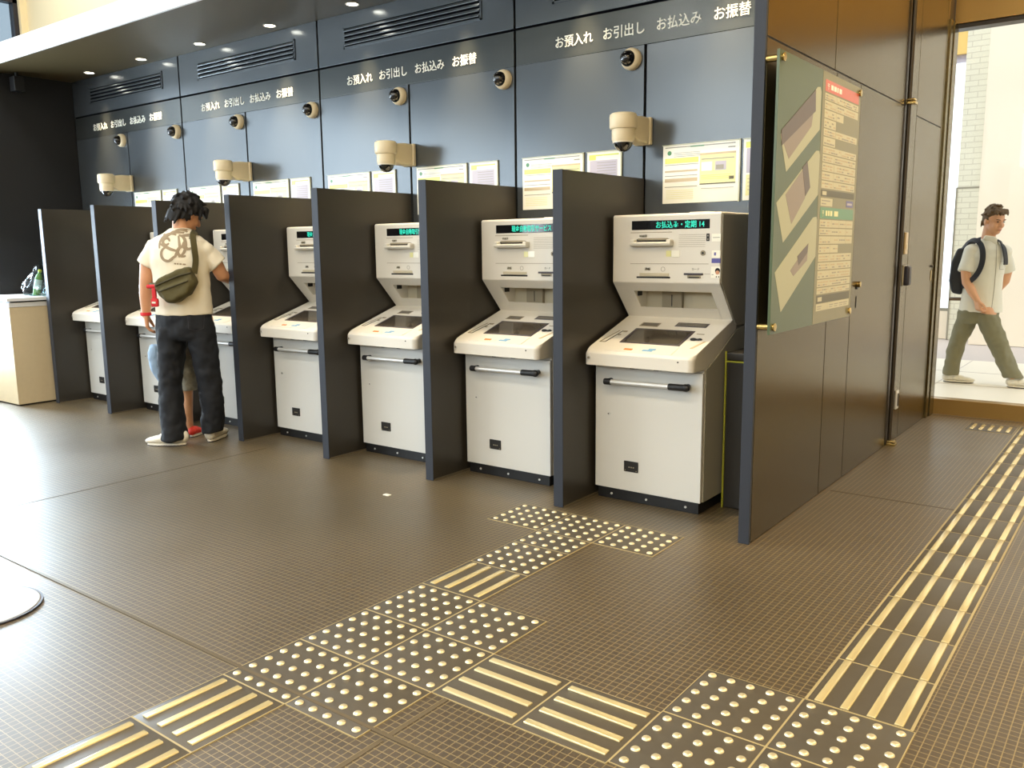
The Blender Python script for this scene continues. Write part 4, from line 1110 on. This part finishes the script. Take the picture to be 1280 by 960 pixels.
MB().ell((-.110, .168, .59), (.024, .006, .038), 'red_cloth', 12, 8).ell((-.120, .170, .545), (.012, .006, .02), 'red_cloth', 12, 8).build('red_print', kid)
shoe(kid, V(-.105, .215, 0), V(-.085, .36, 0), .17, .036, .06, 'shoe_red'); shoe(kid, V(-.225, .215, 0), V(-.26, .36, 0), .17, .036, .06, 'shoe_red')
cl = OG().loft([((-.305, .20, .665), .030, .030), ((-.315, .20, .60), .045, .04), ((-.310, .20, .50), .040, .045), ((-.285, .20, .43), .030, .03), ((-.27, .20, .38), .02, .02)], 'denim_light').grow('blue_cloth', None, 'denim_light', .007, 3, .012, .04)
cl.location = (-2.95, 1.80, 0); cl.rotation_euler = (0, 0, TH); tag(cl, 'light blue cloth hanging beside left thigh of man in cream shirt', 'cloth')

# ------------------------------------------------------------------ the man walking outside
TH1 = math.radians(10)
wk = empty('person', (.95, 7.45, 0), 'person in white shirt and olive trousers walking past outside the glass', 'person'); wk.rotation_euler = (0, 0, TH1)
# local: x = right in the picture, y = away, z = up; he walks towards +x, chest turned a little to the glass
Rw = (Euler((0, 0, math.radians(-142))).to_matrix() @ Euler((math.radians(-14), 0, 0)).to_matrix())
hw = V(.006, -.012, 1.492)
b = OG()
LW, RW4 = head_prims(b, hw, Rw, 1.04, V(-.03, .0, 1.34))
b.loft([((-.055, 0, .68), .130, .10), ((-.05, 0, .85), .135, .10), ((-.04, 0, 1.05), .145, .11), ((-.03, 0, 1.22), .145, .10), ((-.028, 0, 1.30), .08, .07)])
b.chain([(V(-.150, -.03, 1.205), .046), (V(-.190, -.07, 1.05), .045), (V(-.178, -.09, .945), .041), (V(-.130, -.13, .86), .038), (V(-.085, -.165, .785), .026)])
hand_prims(b, V(-.088, -.163, .79), V(.22, -.12, -.95), V(-.75, -.62, 0), V(.5, -.75, .1), .85)
b.chain([(V(.095, .055, 1.195), .046), (V(.145, .10, 1.05), .044), (V(.135, .13, .95), .040), (V(.07, .20, .85), .034), (V(.04, .22, .80), .025)])
hand_prims(b, V(.04, .22, .80), V(-.3, .1, -.9), V(0, .9, 0), V(.9, 0, .3), .6)
b.chain([(V(-.120, .04, .68), .085), (V(-.215, .05, .365), .052), (V(-.252, .06, .07), .036)])
b.chain([(V(-.01, -.05, .68), .085), (V(.125, -.07, .36), .052), (V(.255, -.08, .075), .036)])
b.grow('body', wk, 'skin_tan', .0055, 3)
for sx in (-1, 1):
    OG().ell(LW(sx * .030, .081, .006), (.010, .007, .005), 'eye_dark', 12, 8, RW4).build('eye', wk)
    OG().rc(LW(sx * .018, .090, .024), .004, LW(sx * .044, .078, .026), .0035, 'hair_brown').build('eyebrow', wk)
OG().ell(LW(0, .093, -.061), (.018, .006, .006), 'lip', 12, 8, RW4).build('lips', wk)
h = OG(); rng = random.Random(5)
h.ell(LW(0, -.018, .050), (.080, .094, .080), 'hair_brown', 24, 16, RW4); h.ell(LW(0, -.055, .005), (.068, .055, .07), 'hair_brown', 20, 14, RW4)
for k in range(70):
    a = rng.uniform(-PI, PI); e = rng.uniform(-.2, 1.45); d = V(math.cos(e) * math.sin(a), -math.cos(e) * math.cos(a), math.sin(e))
    if d.y > .5 and d.z < .5: continue
    p = V(0, -.018, .045) + V(d.x * .078, d.y * .092, d.z * .082); tip = p + d * .014 + V(rng.uniform(-.012, .012), rng.uniform(-.01, .02), 0)
    h.rc(LW(*p), .013, LW(*tip), .006)
for k in range(46):
    a = rng.uniform(1.25, 2 * PI - 1.25); d = V(math.sin(a), math.cos(a), 0); z = -.015 if abs(a - PI) > .9 else -.055
    p = V(d.x * .072, -.018 + d.y * .082, z + .03); h.rc(LW(*p), .012, LW(p.x * 1.02, p.y * 1.0, z + rng.uniform(-.015, .012)), .006)
for k in range(16):
    x_ = rng.uniform(-.06, .06); h.rc(LW(x_, .055, .098), .016, LW(x_ * 1.05, .080, .072 + rng.uniform(-.01, .012)), .006)
h.grow('hair', wk, 'hair_brown', .006, 1)
sh = OG()
sh.loft([((-.048, 0, .668), .178, .128), ((-.050, 0, .75), .172, .126), ((-.048, 0, .88), .160, .122), ((-.042, 0, 1.05), .160, .124), ((-.036, 0, 1.17), .166, .124), ((-.030, 0, 1.235), .150, .108), ((-.028, 0, 1.29), .090, .082), ((-.022, -.004, 1.335), .060, .062)], 'shirt_white')
sh.cyl(V(-.150, -.025, 1.235), V(-.192, -.072, 1.035), .066, 'shirt_white', r1=.070); sh.ell(V(-.15, -.025, 1.225), (.072, .070, .066), 'shirt_white')
sh.cyl(V(.095, .05, 1.225), V(.148, .10, 1.035), .064, 'shirt_white', r1=.068); sh.ell(V(.100, .05, 1.215), (.072, .070, .066), 'shirt_white')
shw = sh.grow('shirt', wk, 'shirt_white', .007, 5, .008, .10)
bw = bvh_of(shw)
ribbon(bw, [[(.035, 1.28), (.045, 1.10), (.045, .90), (.035, .70)]], .006, 'print_grey', 'button_placket', wk)
ribbon(bw, [[(.075, 1.13), (.075, 1.06), (.118, 1.06), (.118, 1.13), (.075, 1.13)]], .004, 'print_grey', 'shirt_pocket', wk)
OG().prism([(-.075, 1.325), (-.01, 1.300), (.035, 1.275), (.045, 1.330), (.02, 1.352), (-.06, 1.365)], 'y', -.075, .05, 'shirt_white', .01).grow('collar', wk, 'shirt_white', .006, 3)
tr_ = OG()
tr_.loft([((-.06, 0, .74), .155, .112), ((-.062, 0, .66), .172, .128), ((-.066, 0, .60), .168, .124), ((-.070, 0, .565), .150, .11)], 'trouser_olive')
tr_.loft([((-.130, .03, .66), .098, .112), ((-.165, .04, .54), .090, .102), ((-.205, .05, .42), .078, .09), ((-.225, .055, .34), .074, .086), ((-.246, .06, .20), .070, .080), ((-.255, .06, .085), .070, .084), ((-.255, .06, .07), .068, .082)], 'trouser_olive')
tr_.loft([((-.01, -.03, .66), .105, .118), ((.04, -.05, .54), .098, .106), ((.095, -.065, .42), .092, .096), ((.130, -.07, .34), .088, .092), ((.195, -.075, .20), .084, .088), ((.245, -.08, .10), .082, .088), ((.255, -.08, .085), .08, .086)], 'trouser_olive')
tr_.grow('trousers', wk, 'trouser_olive', .008, 4, .018, .07)
shoe(wk, V(-.315, .06, 0), V(-.10, .05, 0), .255, .046, .078); s2 = shoe(wk, V(.205, -.085, 0), V(.46, -.10, 0), .265, .047, .078)
bp_ = empty('backpack', (.95, 7.45, 0), 'black backpack on the back of the man walking outside', 'backpack'); bp_.rotation_euler = (0, 0, TH1)
OG().prism([(-.295, .84), (-.325, .95), (-.315, 1.12), (-.27, 1.25), (-.21, 1.25), (-.195, 1.0), (-.21, .82)], 'y', -.02, .24, 'pack_black', .02).grow('pack_body', bp_, 'pack_black', .008, 5)
for s0, z0 in ((((-.235, .02, 1.23), (-.165, -.03, 1.315), (-.095, -.085, 1.295), (-.065, -.128, 1.20), (-.075, -.142, 1.08), (-.125, -.135, .98), (-.21, -.02, .90)), 0), (((-.22, .17, 1.23), (-.10, .12, 1.325), (.02, .02, 1.33), (.085, -.075, 1.265), (.110, -.098, 1.17), (.115, -.10, 1.10)), 0)):
    band(MB(), s0, .045, .010, 'pack_black', (-.03, .02)).build('shoulder_strap', bp_)
bk = empty('folder', (.95, 7.45, 0), 'flat brown folder under the backpack of the man walking outside', 'folder'); bk.rotation_euler = (0, 0, TH1)
MB().box(-.315, -.175, -.02, .16, .770, .792, 'book_brown', .003).build('cover', bk); MB().box(-.312, -.178, -.018, .158, .776, .786, 'paper_white').build('pages', bk)

# ------------------------------------------------------------------ plastic bag and bottle on the counter
pb = empty('plastic_bag', (-5.80, 2.12, .934), 'crumpled translucent plastic bag on the counter', 'bag')
og = OG().loft([((.02, 0, .0), .14, .10), ((.02, 0, .06), .16, .11), ((.05, 0, .14), .12, .085), ((.09, 0, .20), .06, .05), ((.12, 0, .26), .03, .03)], 'thin_bag')
og.ell((.19, .0, .05), (.09, .08, .055), 'thin_bag')
og.grow('bag_film', pb, 'thin_bag', .010, 2, .03, .05)
MB().tube([(.12, 0, .24), (.15, 0, .30), (.18, 0, .325)], [.018, .012, .006], 'thin_bag', 8, flat=.3).build('bag_handle', pb)
bt = empty('bottle', (-5.76, 2.10, .927), 'green drink bottle with white label leaning in the plastic bag', 'bottle'); bt.rotation_euler = (0, math.radians(14), math.radians(37))
MB().lathe([(0, 0), (.028, 0), (.031, .008), (.031, .150), (.024, .180), (.014, .205), (.013, .215), (0, .215)], 'bottle_green', 20).build('glass', bt)
MB().lathe([(.0315, .06), (.032, .062), (.032, .145), (.0315, .147)], 'bottle_label', 20).build('paper_label', bt)
MB().lathe([(.015, .212), (.016, .214), (.016, .232), (.013, .234), (0, .234)], 'cap_yellow', 16).build('cap', bt)

# small dark box under the soffit by the end wall
hb = empty('hanging_box', (-6.18, 2.30, 2.74), 'small dark box hanging from soffit beside the dark end wall', 'box')
MB().box(-.05, .05, -.045, .045, 0, .13, 'rubber_black', .008).build('case', hb)
MB().cyl((0, 0, .13), (0, 0, .168), .014, 'rubber_black', seg=12).build('stem', hb)
